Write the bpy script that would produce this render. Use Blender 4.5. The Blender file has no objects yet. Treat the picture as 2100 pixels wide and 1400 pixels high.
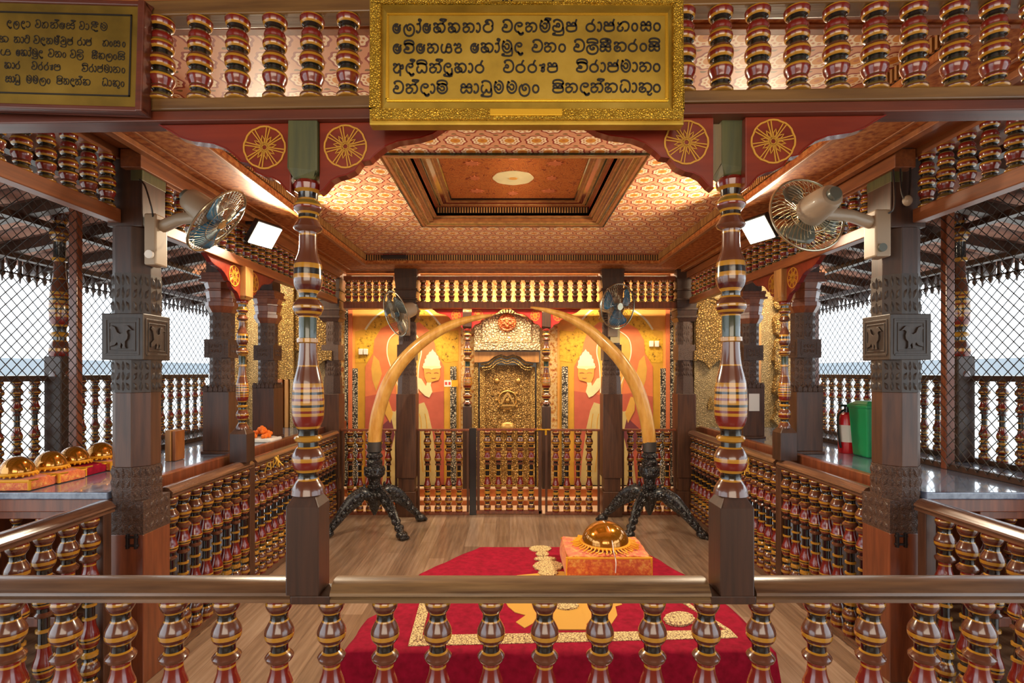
import bpy, bmesh, math, random
from mathutils import Vector, Matrix
random.seed(7)
C = bpy.context.scene.collection
SC = bpy.context.scene
PI = math.pi

# ------------------------------------------------------------------ camera, sky, lamps, exposure
F, VX, VY, H = 1080.0, 1045.0, 762.0, 1.5          # focal length in pixels, principal point, eye height
cam = bpy.data.cameras.new('camera'); cam_o = bpy.data.objects.new('camera', cam); C.objects.link(cam_o)
cam_o.location = (0, 0, H); cam_o.rotation_euler = (PI/2, 0, 0)
cam.sensor_width = 36; cam.lens = 36*F/2100
cam.shift_x = (1050-VX)/2100; cam.shift_y = (VY-700)/2100
cam.clip_start = .05; cam.clip_end = 200
SC.camera = cam_o
SC.view_settings.view_transform = 'Standard'; SC.view_settings.look = 'None'
SC.view_settings.exposure = 0.6; SC.view_settings.gamma = 1.0
SC.view_settings.use_curve_mapping = False

W = bpy.data.worlds.new('sky'); SC.world = W; W.use_nodes = True
bg = W.node_tree.nodes['Background']
bg.inputs[0].default_value = (.84, .93, 1.0, 1); bg.inputs[1].default_value = 2.0

def area(name, loc, target, power, size, sizey=None, col=(1, 1, 1), spread=180):
    l = bpy.data.lights.new(name, 'AREA'); l.energy = power; l.color = col
    l.shape = 'RECTANGLE'; l.size = size; l.size_y = sizey or size; l.spread = math.radians(spread)
    o = bpy.data.objects.new(name, l); C.objects.link(o); o.location = loc
    o.rotation_euler = (Vector(target)-Vector(loc)).to_track_quat('-Z', 'Y').to_euler()
    return o
WARM = (1.0, .80, .52); WARM2 = (1.0, .82, .58)
area('fill_behind_camera', (0, -1.3, 2.15), (0, 3.0, 1.75), 42, 2.6, 1.5, (1, .86, .68))  # soft warm fill behind the camera, added to brighten the front
area('lamp_back_hall', (0, 5.64, 2.585), (0, 5.78, 0), 70, 3.4, .16, WARM)
area('light_gallery_left', (-2.6, 4.9, 2.5), (-2.5, 5.6, 1.6), 20, .6, .3, WARM)  # warm light with no fixture, aimed at the gilded left end
area('light_gallery_right', (2.6, 4.9, 2.5), (2.5, 5.6, 1.6), 20, .6, .3, WARM)  # the same for the gilded right end, no fixture either

# ------------------------------------------------------------------ helpers
def P(px, py, Y): return Vector(((px-VX)*Y/F, Y, H+(VY-py)*Y/F))
def PZ(px, py, z):
    Y = (H-z)*F/(py-VY); return Vector(((px-VX)*Y/F, Y, z))
def lin(h):
    r = []
    for i in (0, 2, 4):
        c = int(h[i:i+2], 16)/255
        r.append(c/12.92 if c <= .04045 else ((c+.055)/1.055)**2.4)
    return (r[0], r[1], r[2], 1)

class E:                                            # node arithmetic by ordinary operators
    def __init__(s, nt, sock): s.nt = nt; s.s = sock
    def op(s, o, b=None, c=None):
        n = s.nt.nodes.new('ShaderNodeMath'); n.operation = o
        for i, x in enumerate((s, b, c)):
            if x is None: continue
            if isinstance(x, E): s.nt.links.new(x.s, n.inputs[i])
            else: n.inputs[i].default_value = x
        return E(s.nt, n.outputs[0])
    def __add__(s, b): return s.op('ADD', b)
    def __sub__(s, b): return s.op('SUBTRACT', b)
    def __mul__(s, b): return s.op('MULTIPLY', b)
    def __truediv__(s, b): return s.op('DIVIDE', b)
    def lt(s, b): return s.op('LESS_THAN', b)
    def gt(s, b): return s.op('GREATER_THAN', b)
    def fract(s): return s.op('FRACT')
    def floor(s): return s.op('FLOOR')
    def abs(s): return s.op('ABSOLUTE')
    def mod(s, b): return s.op('MODULO', b)
    def sq(s): return s.op('MULTIPLY', s)
    def sqrt(s): return s.op('SQRT')
    def max(s, b): return s.op('MAXIMUM', b)
    def min(s, b): return s.op('MINIMUM', b)
    def sin(s): return s.op('SINE')
    def atan2(s, b): return s.op('ARCTAN2', b)
def mixc(nt, fac, a, b):
    n = nt.nodes.new('ShaderNodeMix'); n.data_type = 'RGBA'
    nt.links.new(fac.s, n.inputs[0])
    for i, x in ((6, a), (7, b)):
        if hasattr(x, 'is_output'): nt.links.new(x, n.inputs[i])
        else: n.inputs[i].default_value = x if not isinstance(x, str) else lin(x)
    return n.outputs[2]
MATS = {}
def newmat(name, col='808080', rough=.5, metal=0.0, coat=0.0, coat_rough=.1, spec=.5):
    m = bpy.data.materials.new(name); m.use_nodes = True
    b = m.node_tree.nodes['Principled BSDF']
    b.inputs['Base Color'].default_value = lin(col); b.inputs['Roughness'].default_value = rough
    b.inputs['Metallic'].default_value = metal; b.inputs['Coat Weight'].default_value = coat
    b.inputs['Coat Roughness'].default_value = coat_rough; b.inputs['Specular IOR Level'].default_value = spec
    MATS[name] = m
    return m, m.node_tree, b
def coords(nt, scale=(1, 1, 1), kind='Object'):
    t = nt.nodes.new('ShaderNodeTexCoord'); mp = nt.nodes.new('ShaderNodeMapping')
    mp.inputs['Scale'].default_value = scale
    nt.links.new(t.outputs[kind], mp.inputs[0]); return mp.outputs[0]
def noise(nt, vec, scale, detail=4, rough=.55):
    n = nt.nodes.new('ShaderNodeTexNoise'); n.inputs['Scale'].default_value = scale
    n.inputs['Detail'].default_value = detail; n.inputs['Roughness'].default_value = rough
    nt.links.new(vec, n.inputs['Vector']); return E(nt, n.outputs[0])
def voro(nt, vec, scale, feat='F1'):
    n = nt.nodes.new('ShaderNodeTexVoronoi'); n.feature = feat; n.inputs['Scale'].default_value = scale
    nt.links.new(vec, n.inputs['Vector']); return E(nt, n.outputs[0])
def ramp(nt, fac, stops):
    n = nt.nodes.new('ShaderNodeValToRGB'); e = n.color_ramp.elements
    while len(e) < len(stops): e.new(.5)
    for i, (p, c) in enumerate(stops): e[i].position = p; e[i].color = lin(c)
    nt.links.new(fac.s, n.inputs[0]); return n.outputs[0]
def bump(nt, b, h, strength=.5, dist=.01):
    n = nt.nodes.new('ShaderNodeBump'); n.inputs['Strength'].default_value = strength
    n.inputs['Distance'].default_value = dist
    nt.links.new(h.s, n.inputs['Height']); nt.links.new(n.outputs[0], b.inputs['Normal'])
def setcol(nt, b, sock): nt.links.new(sock, b.inputs['Base Color'])

def wood(name, c1, c2, stretch=(1, 1, .08), scale=40, rough=.35, coat=.4, coat_rough=.2, bmp=.15):
    m, nt, b = newmat(name, c1, rough, 0, coat, coat_rough)
    n = noise(nt, coords(nt, stretch), scale, 6, .6)
    setcol(nt, b, ramp(nt, n, [(.3, c1), (.7, c2)]))
    bump(nt, b, n, bmp, .003)
def carved(name, c1, c2, scale=45, rough=.45, metal=0, coat=.3, strength=1.0, dist=.012, stretch=(1, 1, 1)):
    m, nt, b = newmat(name, c1, rough, metal, coat, .25)
    v = coords(nt, stretch)
    n = noise(nt, v, scale*.6, 2)
    w = nt.nodes.new('ShaderNodeVectorMath'); w.operation = 'ADD'
    sc = nt.nodes.new('ShaderNodeVectorMath'); sc.operation = 'SCALE'; sc.inputs[3].default_value = .03
    nn = nt.nodes.new('ShaderNodeTexNoise'); nn.inputs['Scale'].default_value = 14
    nt.links.new(v, nn.inputs['Vector']); nt.links.new(nn.outputs[1], sc.inputs[0])
    nt.links.new(v, w.inputs[0]); nt.links.new(sc.outputs[0], w.inputs[1])
    a = voro(nt, w.outputs[0], scale, 'DISTANCE_TO_EDGE')
    bb = voro(nt, w.outputs[0], scale*1.9, 'F1')
    h = a.min(.25)*3.0 + bb*.4
    setcol(nt, b, ramp(nt, a*3.0+n*.3, [(.12, c2), (.55, c1)]))
    bump(nt, b, h, strength, dist)

# lacquer paints of the turned work
for nm, c in (('lacquer_red', '701A12'), ('lacquer_yellow', 'AE7C24'), ('lacquer_black', '14120F'), ('lacquer_brown', '5E3423'),
              ('lacquer_green', '23301F'), ('lacquer_olive', '6E5A26'), ('lacquer_maroon', '4A1412')):
    m, nt, b = newmat(nm, c, .22, 0, .8, .06)
LAC = ['lacquer_red', 'lacquer_yellow', 'lacquer_black', 'lacquer_brown', 'lacquer_green', 'lacquer_olive', 'lacquer_maroon']
LI = dict(r=0, y=1, k=2, b=3, g=4, o=5, m=6)
wood('rail_wood', '4A3322', '78573A', (.06, 1, 1), 60, .33, .7, .28, .25)
wood('rail_wood_along', '4A3024', '75503A', (1, .06, 1), 60, .26, 1.0, .2, .15)
wood('worn_wood', '4B3522', '8A6C46', (.05, 1, 1), 55, .45, .3, .4, .35)
wood('dark_wood', '2C1B12', '46291A', (1, 1, .07), 45, .45, .15, .25, .15)
wood('post_wood', '3B2216', '5E3A24', (1, 1, .08), 40, .45, .15, .3, .15)
wood('red_wood', '5C2C1A', '8A4A2A', (1, 1, .08), 35, .35, .5, .2, .1)
wood('beam_wood', '54381C', '7C5A2E', (.06, 1, 1), 40, .4, .4, .25, .2)
wood('beam_dark', '451C10', '6B2F18', (.06, 1, 1), 40, .4, .4, .25, .1)
wood('beam_along', '6E3A1E', '945428', (1, .06, 1), 40, .45, .25, .25, .1)
wood('frame_wood', '7A421E', 'A4622E', (1, 1, .3), 20, .45, .3, .3, .1)
wood('green_wood', '39402A', '59582F', (1, 1, .07), 40, .4, .3, .3, .2)
wood('pale_wood', '8A5A30', 'C08C4C', (1, 1, .1), 30, .5, .1, .3, .1)
carved('carved_wood', '54392A', '2E1D15', 110, .5, 0, .1, .5, .004)
wood('carved_dark', '2A201A', '40332A', (1, 1, .2), 60, .5, .1, .3, .15)
carved('gold_relief', 'B48C4C', '543A1C', 44, .42, .5, .1, 1.0, .014)
carved('gold_fine', 'C8A05A', '6A4A20', 60, .4, .6, .1, 1.0, .012)
carved('silver_relief', 'E2C9A0', '8A6848', 30, .4, .45, .1, 1.0, .015)
carved('copper_relief', 'D0713C', '7A2A14', 30, .35, .5, .2, .8, .01)
carved('gold_dull', 'B0976A', '7A6440', 60, .5, .4, .1, .7, .01)
carved('brass_frame', 'DDB03A', '8A6418', 170, .35, .75, .1, .8, .004)
carved('black_carved', '17171A', '08080A', 40, .28, 0, .8, .8, .012)
newmat('black_iron', '131316', .35, 0, .5, .15)
newmat('grey_metal', '55504B', .45, .6)

m, nt, b = newmat('brass_plate', 'B88A26', .40, .7)
n = noise(nt, coords(nt), 7, 5)
setcol(nt, b, ramp(nt, n, [(.25, '8E742A'), (.5, 'B4963A'), (.8, 'CCAE52')])); bump(nt, b, n, .12, .01)
m, nt, b = newmat('old_brass', '94782E', .45, .7)
n = noise(nt, coords(nt), 6, 5)
setcol(nt, b, ramp(nt, n, [(.3, '6E5A22'), (.6, '94782E'), (.85, 'A68A3C')])); bump(nt, b, n, .1, .01)
newmat('bright_brass', 'E8BC3A', .25, .8)
newmat('letter_black', '120C06', .5)
newmat('white_paint', 'E8E4DC', .5)
newmat('cream_plastic', 'A08E78', .45, 0, .2)
newmat('chrome', 'B8B098', .22, .9)
newmat('fan_blue', '2A6688', .3, 0, .4)
newmat('fan_grey', '596058', .35, 0, .4)
newmat('bin_green', '0E8A50', .4, 0, .3)
newmat('extinguisher_red', 'C8141E', .3, 0, .5)
newmat('paper_white', 'E6E2DA', .7)
newmat('paper_red', 'D8483C', .7)
newmat('wire_steel', '3E3A38', .5, .3)
newmat('wheel_yellow', 'BE8826', .5)
newmat('rope_gold', 'E0B040', .6)
newmat('ivory', 'D9A04A', .3, 0, .5, .12)
nt = MATS['ivory'].node_tree; b = nt.nodes['Principled BSDF']
n = noise(nt, coords(nt, (1, 1, .2)), 22, 4)
setcol(nt, b, ramp(nt, n, [(.3, 'C48632'), (.7, 'E6B45E')]))
m, nt, b = newmat('lamp_glow', 'FFFFFF', .5)
b.inputs['Emission Color'].default_value = (1, .9, .62, 1); b.inputs['Emission Strength'].default_value = 30

# red lacquered bracket board
m, nt, b = newmat('bracket_red', '8A2A16', .3, 0, .6, .15)
n = noise(nt, coords(nt, (.15, 1, 1)), 18, 4)
setcol(nt, b, ramp(nt, n, [(.3, '641C12'), (.7, '86301A')]))
newmat('lintel_red', 'B01E1C', .4, 0, .4)
# floor boards
m, nt, b = newmat('floor_boards', '9A7A5E', .3, 0, .5, .18)
v = coords(nt)
sx = nt.nodes.new('ShaderNodeSeparateXYZ'); nt.links.new(v, sx.inputs[0])
X, Yc = E(nt, sx.outputs[0]), E(nt, sx.outputs[1])
plank = (X/.13).floor()
tone = (plank*12.9898+((Yc/1.1+(plank*.37)).floor()*7.31)).sin()*43758.5
g = noise(nt, coords(nt, (1, .06, 1)), 45, 6)
edge = ((X/.13).fract()-.5).abs().gt(.488)
base = ramp(nt, g*.75+tone.fract()*.25, [(.25, '665040'), (.5, '8E745F'), (.75, 'AC9480')])
setcol(nt, b, mixc(nt, edge*.6, base, '5A402C'))
newmat('marble', 'D9B79A', .3, 0, .3)
newmat('step_orange', 'B5652E', .4)
# shelf top (polished boards; reflected sky light is painted in as blue-grey)
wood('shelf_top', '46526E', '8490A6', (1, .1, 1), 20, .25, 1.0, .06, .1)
# cloths
m, nt, b = newmat('red_velvet', 'A81430', .85, spec=.15)
n = noise(nt, coords(nt), 30, 4)
setcol(nt, b, ramp(nt, n, [(.3, '7E0A22'), (.7, '9E1030')])); bump(nt, b, n, .15, .01)
m, nt, b = newmat('gold_trim', 'D8BC7C', .6)
n = voro(nt, coords(nt), 75, 'DISTANCE_TO_EDGE')
setcol(nt, b, ramp(nt, n, [(.03, '5A2A14'), (.12, 'DCC48A')]))
newmat('gold_cloth', 'C8963C', .6)
m, nt, b = newmat('orange_brocade', 'DE5A1A', .42); b.inputs['Sheen Weight'].default_value = .4
n = noise(nt, coords(nt), 24, 3); w2 = voro(nt, coords(nt), 26, 'DISTANCE_TO_EDGE')
n3 = noise(nt, coords(nt), 60, 5, .7)
setcol(nt, b, ramp(nt, n*.5+n3*.5, [(.36, 'C4400E'), (.5, 'E06420'), (.58, 'F09A34'), (.66, 'F4C060')])); bump(nt, b, n3, .6, .01)
newmat('fringe_yellow', 'E8A41C', .55)
newmat('amber_glaze', 'B9791C', .12, .75, 1.0, .03)
m, nt, b = newmat('clear_plastic', 'FFFFFF', .06); b.inputs['Transmission Weight'].default_value = 1; b.inputs['IOR'].default_value = 1.12
newmat('garland_orange', 'F07818', .6)

def flower_ceiling(name, pitch, pal):
    m, nt, b = newmat(name, pal[0], .55, 0, .15, .3)
    sx = nt.nodes.new('ShaderNodeSeparateXYZ'); nt.links.new(coords(nt), sx.inputs[0])
    x, y = E(nt, sx.outputs[0])/pitch+50.0, E(nt, sx.outputs[1])/pitch+50.0
    row = y.floor(); x2 = x+row.mod(2.0)*.5
    fx, fy = x2.fract()-.5, y.fract()-.5
    d = (fx.sq()+fy.sq()).sqrt(); ang = fy.atan2(fx)
    pet = (ang*8.0).sin()*.025+.40
    edge = (d-pet).abs().lt(.035)
    c = mixc(nt, d.lt(pet), pal[0], pal[1])
    c = mixc(nt, edge, c, pal[3])
    cor = (fx.abs()-.5).sq()+(fy.abs()-.5).sq()
    c = mixc(nt, cor.sqrt().lt(.1), c, pal[4])
    ring = (d-.27).abs().lt(.03)*(ang*10.0).sin().gt(0)
    c = mixc(nt, ring, c, pal[5])
    c = mixc(nt, d.lt(.19), c, pal[2])
    c = mixc(nt, d.lt(.07), c, pal[5])
    setcol(nt, b, c)
flower_ceiling('ceiling_flowers', .135, ('D89870', 'F6DEB8', 'D88E2C', '9A3420', '7A5A2A', 'C4702E'))
# coffer centre: busy orange ground
m, nt, b = newmat('coffer_pattern', 'B5612A', .55)
n = voro(nt, coords(nt), 30, 'DISTANCE_TO_EDGE'); n2 = noise(nt, coords(nt), 22, 3)
setcol(nt, b, ramp(nt, n+n2*.25, [(.12, '8A2E14'), (.2, 'CE7A34'), (.42, 'B4561E')]))
m, nt, b = newmat('board_pattern', 'A8602E', .6, 0, 0, spec=.2)
n = noise(nt, coords(nt), 34, 4); 
setcol(nt, b, ramp(nt, n, [(.35, '7E3C1C'), (.5, 'A65E2C'), (.65, 'B87840')]))
# paints of the wall paintings
for nm, c in (('paint_orange', 'E27E4E'), ('paint_red', 'C4604A'), ('paint_amber', 'E8A850'), ('paint_gold', 'D8A234'), ('paint_cream', 'F0E2AC'),
              ('paint_skin', 'DDAA4C'), ('paint_cloth', 'D2BC7E'), ('paint_white', 'F4EAC8'), ('paint_purple', '7A3A44'), ('paint_salmon', 'D87A4A')):
    m, nt, b = newmat(nm, c, .65)
    n = noise(nt, coords(nt), 9, 5)
    r, g_, b_, _ = lin(c)
    k = nt.nodes.new('ShaderNodeMix'); k.data_type = 'RGBA'; nt.links.new(n.s, k.inputs[0])
    k.inputs[6].default_value = (r*.78, g_*.74, b_*.7, 1); k.inputs[7].default_value = (min(1, r*1.15), min(1, g_*1.15), min(1, b_*1.15), 1)
    setcol(nt, b, k.outputs[2])
m, nt, b = newmat('paint_speckled', 'D8A62A', .6)
n = noise(nt, coords(nt), 26, 5, .7)
setcol(nt, b, ramp(nt, n, [(.36, '6E4A12'), (.44, 'D2A028'), (.7, 'E8B43A')]))
m, nt, b = newmat('paint_checker', 'D8D0C0', .6)
n = voro(nt, coords(nt), 42, 'DISTANCE_TO_EDGE')
setcol(nt, b, ramp(nt, n, [(.1, '2A241E'), (.2, 'D8CDB4')]))
m, nt, b = newmat('paint_frieze', 'E0A050', .6)
n = noise(nt, coords(nt), 20, 4, .6)
setcol(nt, b, ramp(nt, n, [(.35, '9A3A1C'), (.44, 'D29A48'), (.56, 'E6CC94'), (.66, 'BC6A34')]))
# outside
m, nt, b = newmat('roof_tiles', '9A6A58', .7)
sx = nt.nodes.new('ShaderNodeSeparateXYZ'); nt.links.new(coords(nt), sx.inputs[0])
yy = E(nt, sx.outputs[1]); xx = E(nt, sx.outputs[0])
n = noise(nt, coords(nt), 9, 4)
t = (yy*6.0+n*.4).fract()
setcol(nt, b, ramp(nt, t*.6+n*.4, [(.2, '5A3A30'), (.5, 'A87460'), (.8, 'CFA08C')]))
newmat('plaster_grey', '8C949C', .8)
newmat('ground_stone', 'DAD6CC', .8)
newmat('boss_gold', 'BE9654', .36, .75)
newmat('plaster_white', 'F2F2F0', .8)
newmat('plaster_warm', 'C49A68', .8)

# ------------------------------------------------------------------ mesh builder
OFF = {}
class MB:
    def __init__(s, xf=None): s.v = []; s.f = []; s.m = []; s.s = []; s.xf = xf
    def add(s, vs, fs, mi=0, smooth=False):
        o = len(s.v)
        for p in vs:
            p = Vector(p); s.v.append(s.xf @ p if s.xf is not None else p)
        for k, f in enumerate(fs):
            s.f.append([i+o for i in f]); s.m.append(mi[k] if isinstance(mi, list) else mi); s.s.append(smooth)
    def box(s, x0, x1, y0, y1, z0, z1, mi=0):
        s.add([(x0, y0, z0), (x1, y0, z0), (x1, y1, z0), (x0, y1, z0), (x0, y0, z1), (x1, y0, z1), (x1, y1, z1), (x0, y1, z1)],
              [(0, 3, 2, 1), (4, 5, 6, 7), (0, 1, 5, 4), (1, 2, 6, 5), (2, 3, 7, 6), (3, 0, 4, 7)], mi)
    def prism(s, poly, fn, mi=0, smooth=False):       # fn(u, v, 0|1) -> point; poly of (u, v)
        n = len(poly)
        vs = [fn(u, v, 0) for u, v in poly]+[fn(u, v, 1) for u, v in poly]
        s.add(vs, [list(range(n))[::-1], [n+i for i in range(n)]], mi)
        s.add(vs, [(i, (i+1) % n, n+(i+1) % n, n+i) for i in range(n)], mi, smooth)
    def frust(s, x, y, z0, z1, w0, w1, n=4, mi=0, d0=None, d1=None, rot=None):   # n-gon frustum; w = width over flats
        a0 = PI/n if rot is None else rot
        k = 1/math.cos(PI/n)/2
        vs = []
        for z, w, d in ((z0, w0, d0 or w0), (z1, w1, d1 or w1)):
            for i in range(n):
                a = a0+2*PI*i/n
                vs.append((x+w*k*math.cos(a), y+d*k*math.sin(a), z))
        s.add(vs, [list(range(n))[::-1], list(range(n, 2*n))]+[(i, (i+1) % n, n+(i+1) % n, n+i) for i in range(n)], mi)
    def lathe(s, prof, seg=16, c=(0, 0, 0), cap=True):   # prof: (z, r, mi)
        o = len(prof); vs = []; fs = []; ms = []
        for z, r, mi in prof:
            for i in range(seg):
                a = 2*PI*i/seg; vs.append((c[0]+r*math.cos(a), c[1]+r*math.sin(a), c[2]+z))
        up = prof[-1][0] > prof[0][0]
        for j in range(o-1):
            for i in range(seg):
                q = (j*seg+i, j*seg+(i+1) % seg, (j+1)*seg+(i+1) % seg, (j+1)*seg+i)
                fs.append(q if up else q[::-1]); ms.append(prof[j][2])
        s.add(vs, fs, ms, True)
        if cap:
            a, b_ = list(range(seg)), list(range((o-1)*seg, o*seg))
            s.add(vs, [a[::-1] if up else a, b_ if up else b_[::-1]], prof[0][2])
    def tube(s, pts, rad, seg=8, mi=0, closed=False, cap=True):
        pts = [Vector(p) for p in pts]; n = len(pts)
        if not hasattr(rad, '__len__'): rad = [rad]*n
        vs = []; prev = None
        for i, p in enumerate(pts):
            if closed: t = pts[(i+1) % n]-pts[i-1]
            else: t = pts[min(i+1, n-1)]-pts[max(i-1, 0)]
            t.normalize()
            if prev is None:
                a = Vector((0, 0, 1)) if abs(t.z) < .9 else Vector((1, 0, 0)); u = t.cross(a).normalized()
            else: u = (prev-t*prev.dot(t)).normalized()
            prev = u; w = t.cross(u)
            for k in range(seg):
                a = 2*PI*k/seg; vs.append(p+(u*math.cos(a)+w*math.sin(a))*rad[i])
        fs = []
        for i in range(n if closed else n-1):
            for k in range(seg):
                j = (i+1) % n
                fs.append((i*seg+k, i*seg+(k+1) % seg, j*seg+(k+1) % seg, j*seg+k))
        s.add(vs, fs, mi, seg > 4)
        if cap and not closed:
            s.add(vs, [list(range(seg))[::-1], [(n-1)*seg+k for k in range(seg)]], mi)
    def ball(s, c, r, seg=12, rings=8, mi=0, half=False):
        rx, ry, rz = r if hasattr(r, '__len__') else (r, r, r)
        vs = []; fs = []
        lo = 0 if half else -PI/2
        for j in range(rings+1):
            th = lo+(PI/2-lo)*j/rings
            for i in range(seg):
                a = 2*PI*i/seg
                vs.append((c[0]+rx*math.cos(th)*math.cos(a), c[1]+ry*math.cos(th)*math.sin(a), c[2]+rz*math.sin(th)))
        for j in range(rings):
            for i in range(seg):
                fs.append((j*seg+i, j*seg+(i+1) % seg, (j+1)*seg+(i+1) % seg, (j+1)*seg+i))
        s.add(vs, fs, mi, True)
    def build(s, name, mats, parent=None, bevel=0, sharp=35):
        if isinstance(mats, str): mats = [mats]
        off = OFF.get(parent.name, Vector()) if parent else Vector()
        me = bpy.data.meshes.new(name)
        me.from_pydata([v-off for v in s.v], [], s.f)
        for k in mats: me.materials.append(MATS[k])
        me.polygons.foreach_set('material_index', s.m)
        me.polygons.foreach_set('use_smooth', s.s)
        bm = bmesh.new(); bm.from_mesh(me); bmesh.ops.remove_doubles(bm, verts=bm.verts, dist=1e-6)
        bmesh.ops.recalc_face_normals(bm, faces=bm.faces); bm.to_mesh(me); bm.free()
        if any(s.s): me.set_sharp_from_angle(angle=math.radians(sharp))
        me.update()
        o = bpy.data.objects.new(name, me); C.objects.link(o)
        if parent: o.parent = parent
        OFF[o.name] = off
        if bevel:
            md = o.modifiers.new('edge', 'BEVEL'); md.width = bevel; md.segments = 2; md.limit_method = 'ANGLE'; md.angle_limit = math.radians(40)
        return o
def tag(o, label=None, cat=None, group=None, kind=None):
    if label: o['label'] = label
    if cat: o['category'] = cat
    if group: o['group'] = group
    if kind: o['kind'] = kind
    return o
def root(name, loc, label=None, cat=None, group=None, kind='thing'):
    o = bpy.data.objects.new(name, None); C.objects.link(o); o.location = loc; o.empty_display_size = .05
    OFF[o.name] = Vector(loc)
    return tag(o, label, cat, group, kind)
def inst(name, mesh, parent, loc):                     # another instance of a part, sharing its mesh
    o = bpy.data.objects.new(name, mesh); C.objects.link(o); o.parent = parent
    o.location = Vector(loc)-OFF[parent.name]; OFF[o.name] = Vector(loc); return o
def smooth_pts(pts, n=6, closed=False):
    pts = [Vector(p) for p in pts]; out = []; N = len(pts)
    for i in range(N if closed else N-1):
        if closed: a, b_, c, d = pts[i-1], pts[i], pts[(i+1) % N], pts[(i+2) % N]
        else: a, b_, c, d = pts[max(i-1, 0)], pts[i], pts[i+1], pts[min(i+2, N-1)]
        for k in range(n):
            t = k/n
            out.append(.5*((2*b_)+(c-a)*t+(2*a-5*b_+4*c-d)*t*t+(3*b_-a-3*c+d)*t**3))
    if not closed: out.append(pts[-1])
    return out
def ribbon(mb, pts, w, fn, mi=0):                       # flat stroke; fn(u, v, h) -> point with h = 0 back, 1 front
    pts = [Vector((p[0], p[1])) for p in pts]
    n = len(pts); L, R = [], []
    for i in range(n):
        t = pts[min(i+1, n-1)]-pts[max(i-1, 0)]
        if t.length < 1e-9: t = Vector((1, 0))
        t.normalize(); q = Vector((-t.y, t.x))*w/2
        L.append(pts[i]+q); R.append(pts[i]-q)
    vs = [fn(p.x, p.y, 1) for p in L]+[fn(p.x, p.y, 1) for p in R]+[fn(p.x, p.y, 0) for p in L]+[fn(p.x, p.y, 0) for p in R]
    fs = []
    for i in range(n-1):
        fs += [(i, i+1, n+i+1, n+i), (2*n+i, i, i+1, 2*n+i+1)[::-1], (n+i, n+i+1, 3*n+i+1, 3*n+i)[::-1]]
    fs += [(0, n, 3*n, 2*n), (n-1, 2*n-1, 4*n-1, 3*n-1)]
    mb.add(vs, fs, mi)
def profile(keys, sub=2):                                # (t, r, colour) -> smoothed, coloured rings
    n = len(keys); h = [keys[i+1][0]-keys[i][0] for i in range(n-1)]
    d = [(keys[i+1][1]-keys[i][1])/max(h[i], 1e-6) for i in range(n-1)]
    m_ = [d[0]]+[0 if d[i-1]*d[i] <= 0 else 2*d[i-1]*d[i]/(d[i-1]+d[i]) for i in range(1, n-1)]+[d[-1]]
    out = []
    for i in range(n-1):
        steps = sub if abs(keys[i+1][1]-keys[i][1]) > .0004 and h[i] > .012 else 1
        for k in range(steps):
            t = k/steps; a = t*t*(3-2*t); hh = h[i]
            r = keys[i][1]*(1-a)+keys[i+1][1]*a+hh*(m_[i]*(t-2*t*t+t**3)+m_[i+1]*(t**3-t*t))
            out.append((keys[i][0]+t*hh, max(r, .001), LI[keys[i][2]]))
    out.append((keys[-1][0], keys[-1][1], LI[keys[-1][2]]))
    return out

def leaves(mb, c0, t, n, w, h, nx, nz, th=.006):       # carved leaf scrolls standing proud of a flat face
    c0, t, n = Vector(c0), Vector(t), Vector(n); a, b_ = w/nx, h/nz
    for i in range(nx):
        for j in range(nz):
            u0, v0 = (i+.5)*a-w/2, (j+.5)*b_-h/2
            tl = (.7 if (i+j) % 2 else -.7)
            if nx % 2 and i == nx//2: tl = 0
            ct, st = math.cos(tl), math.sin(tl)
            pts = [(0, -.55), (.26, -.25), (.34, .05), (.16, .30), (0, .58), (-.16, .30), (-.34, .05), (-.26, -.25)]
            q = [((x*ct+y*st)*a*1.05+u0, (-x*st+y*ct)*b_*.95+v0) for x, y in pts]
            o = len(q); f = lambda u, v, s: c0+t*u+n*(th*s-.001)+Vector((0, 0, v))
            vs = [f(u, v, 0) for u, v in q]+[f(u0+(u-u0)*.55, v0+(v-v0)*.6, .75) for u, v in q]+[f(u0, v0, 1.15)]
            mb.add(vs, [(k, (k+1) % o, o+(k+1) % o, o+k) for k in range(o)]+[(o+k, o+(k+1) % o, 2*o) for k in range(o)], 0, True)
def faces_of(cx, cy, w, k):                             # centres, tangents and normals of a regular k-gon post
    for i in range(k):
        a = 2*PI*i/k+(0 if k == 4 else 0); n = Vector((math.cos(a), math.sin(a), 0)); yield Vector((cx, cy, 0))+n*w/2, Vector((-n.y, n.x, 0)), n
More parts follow.
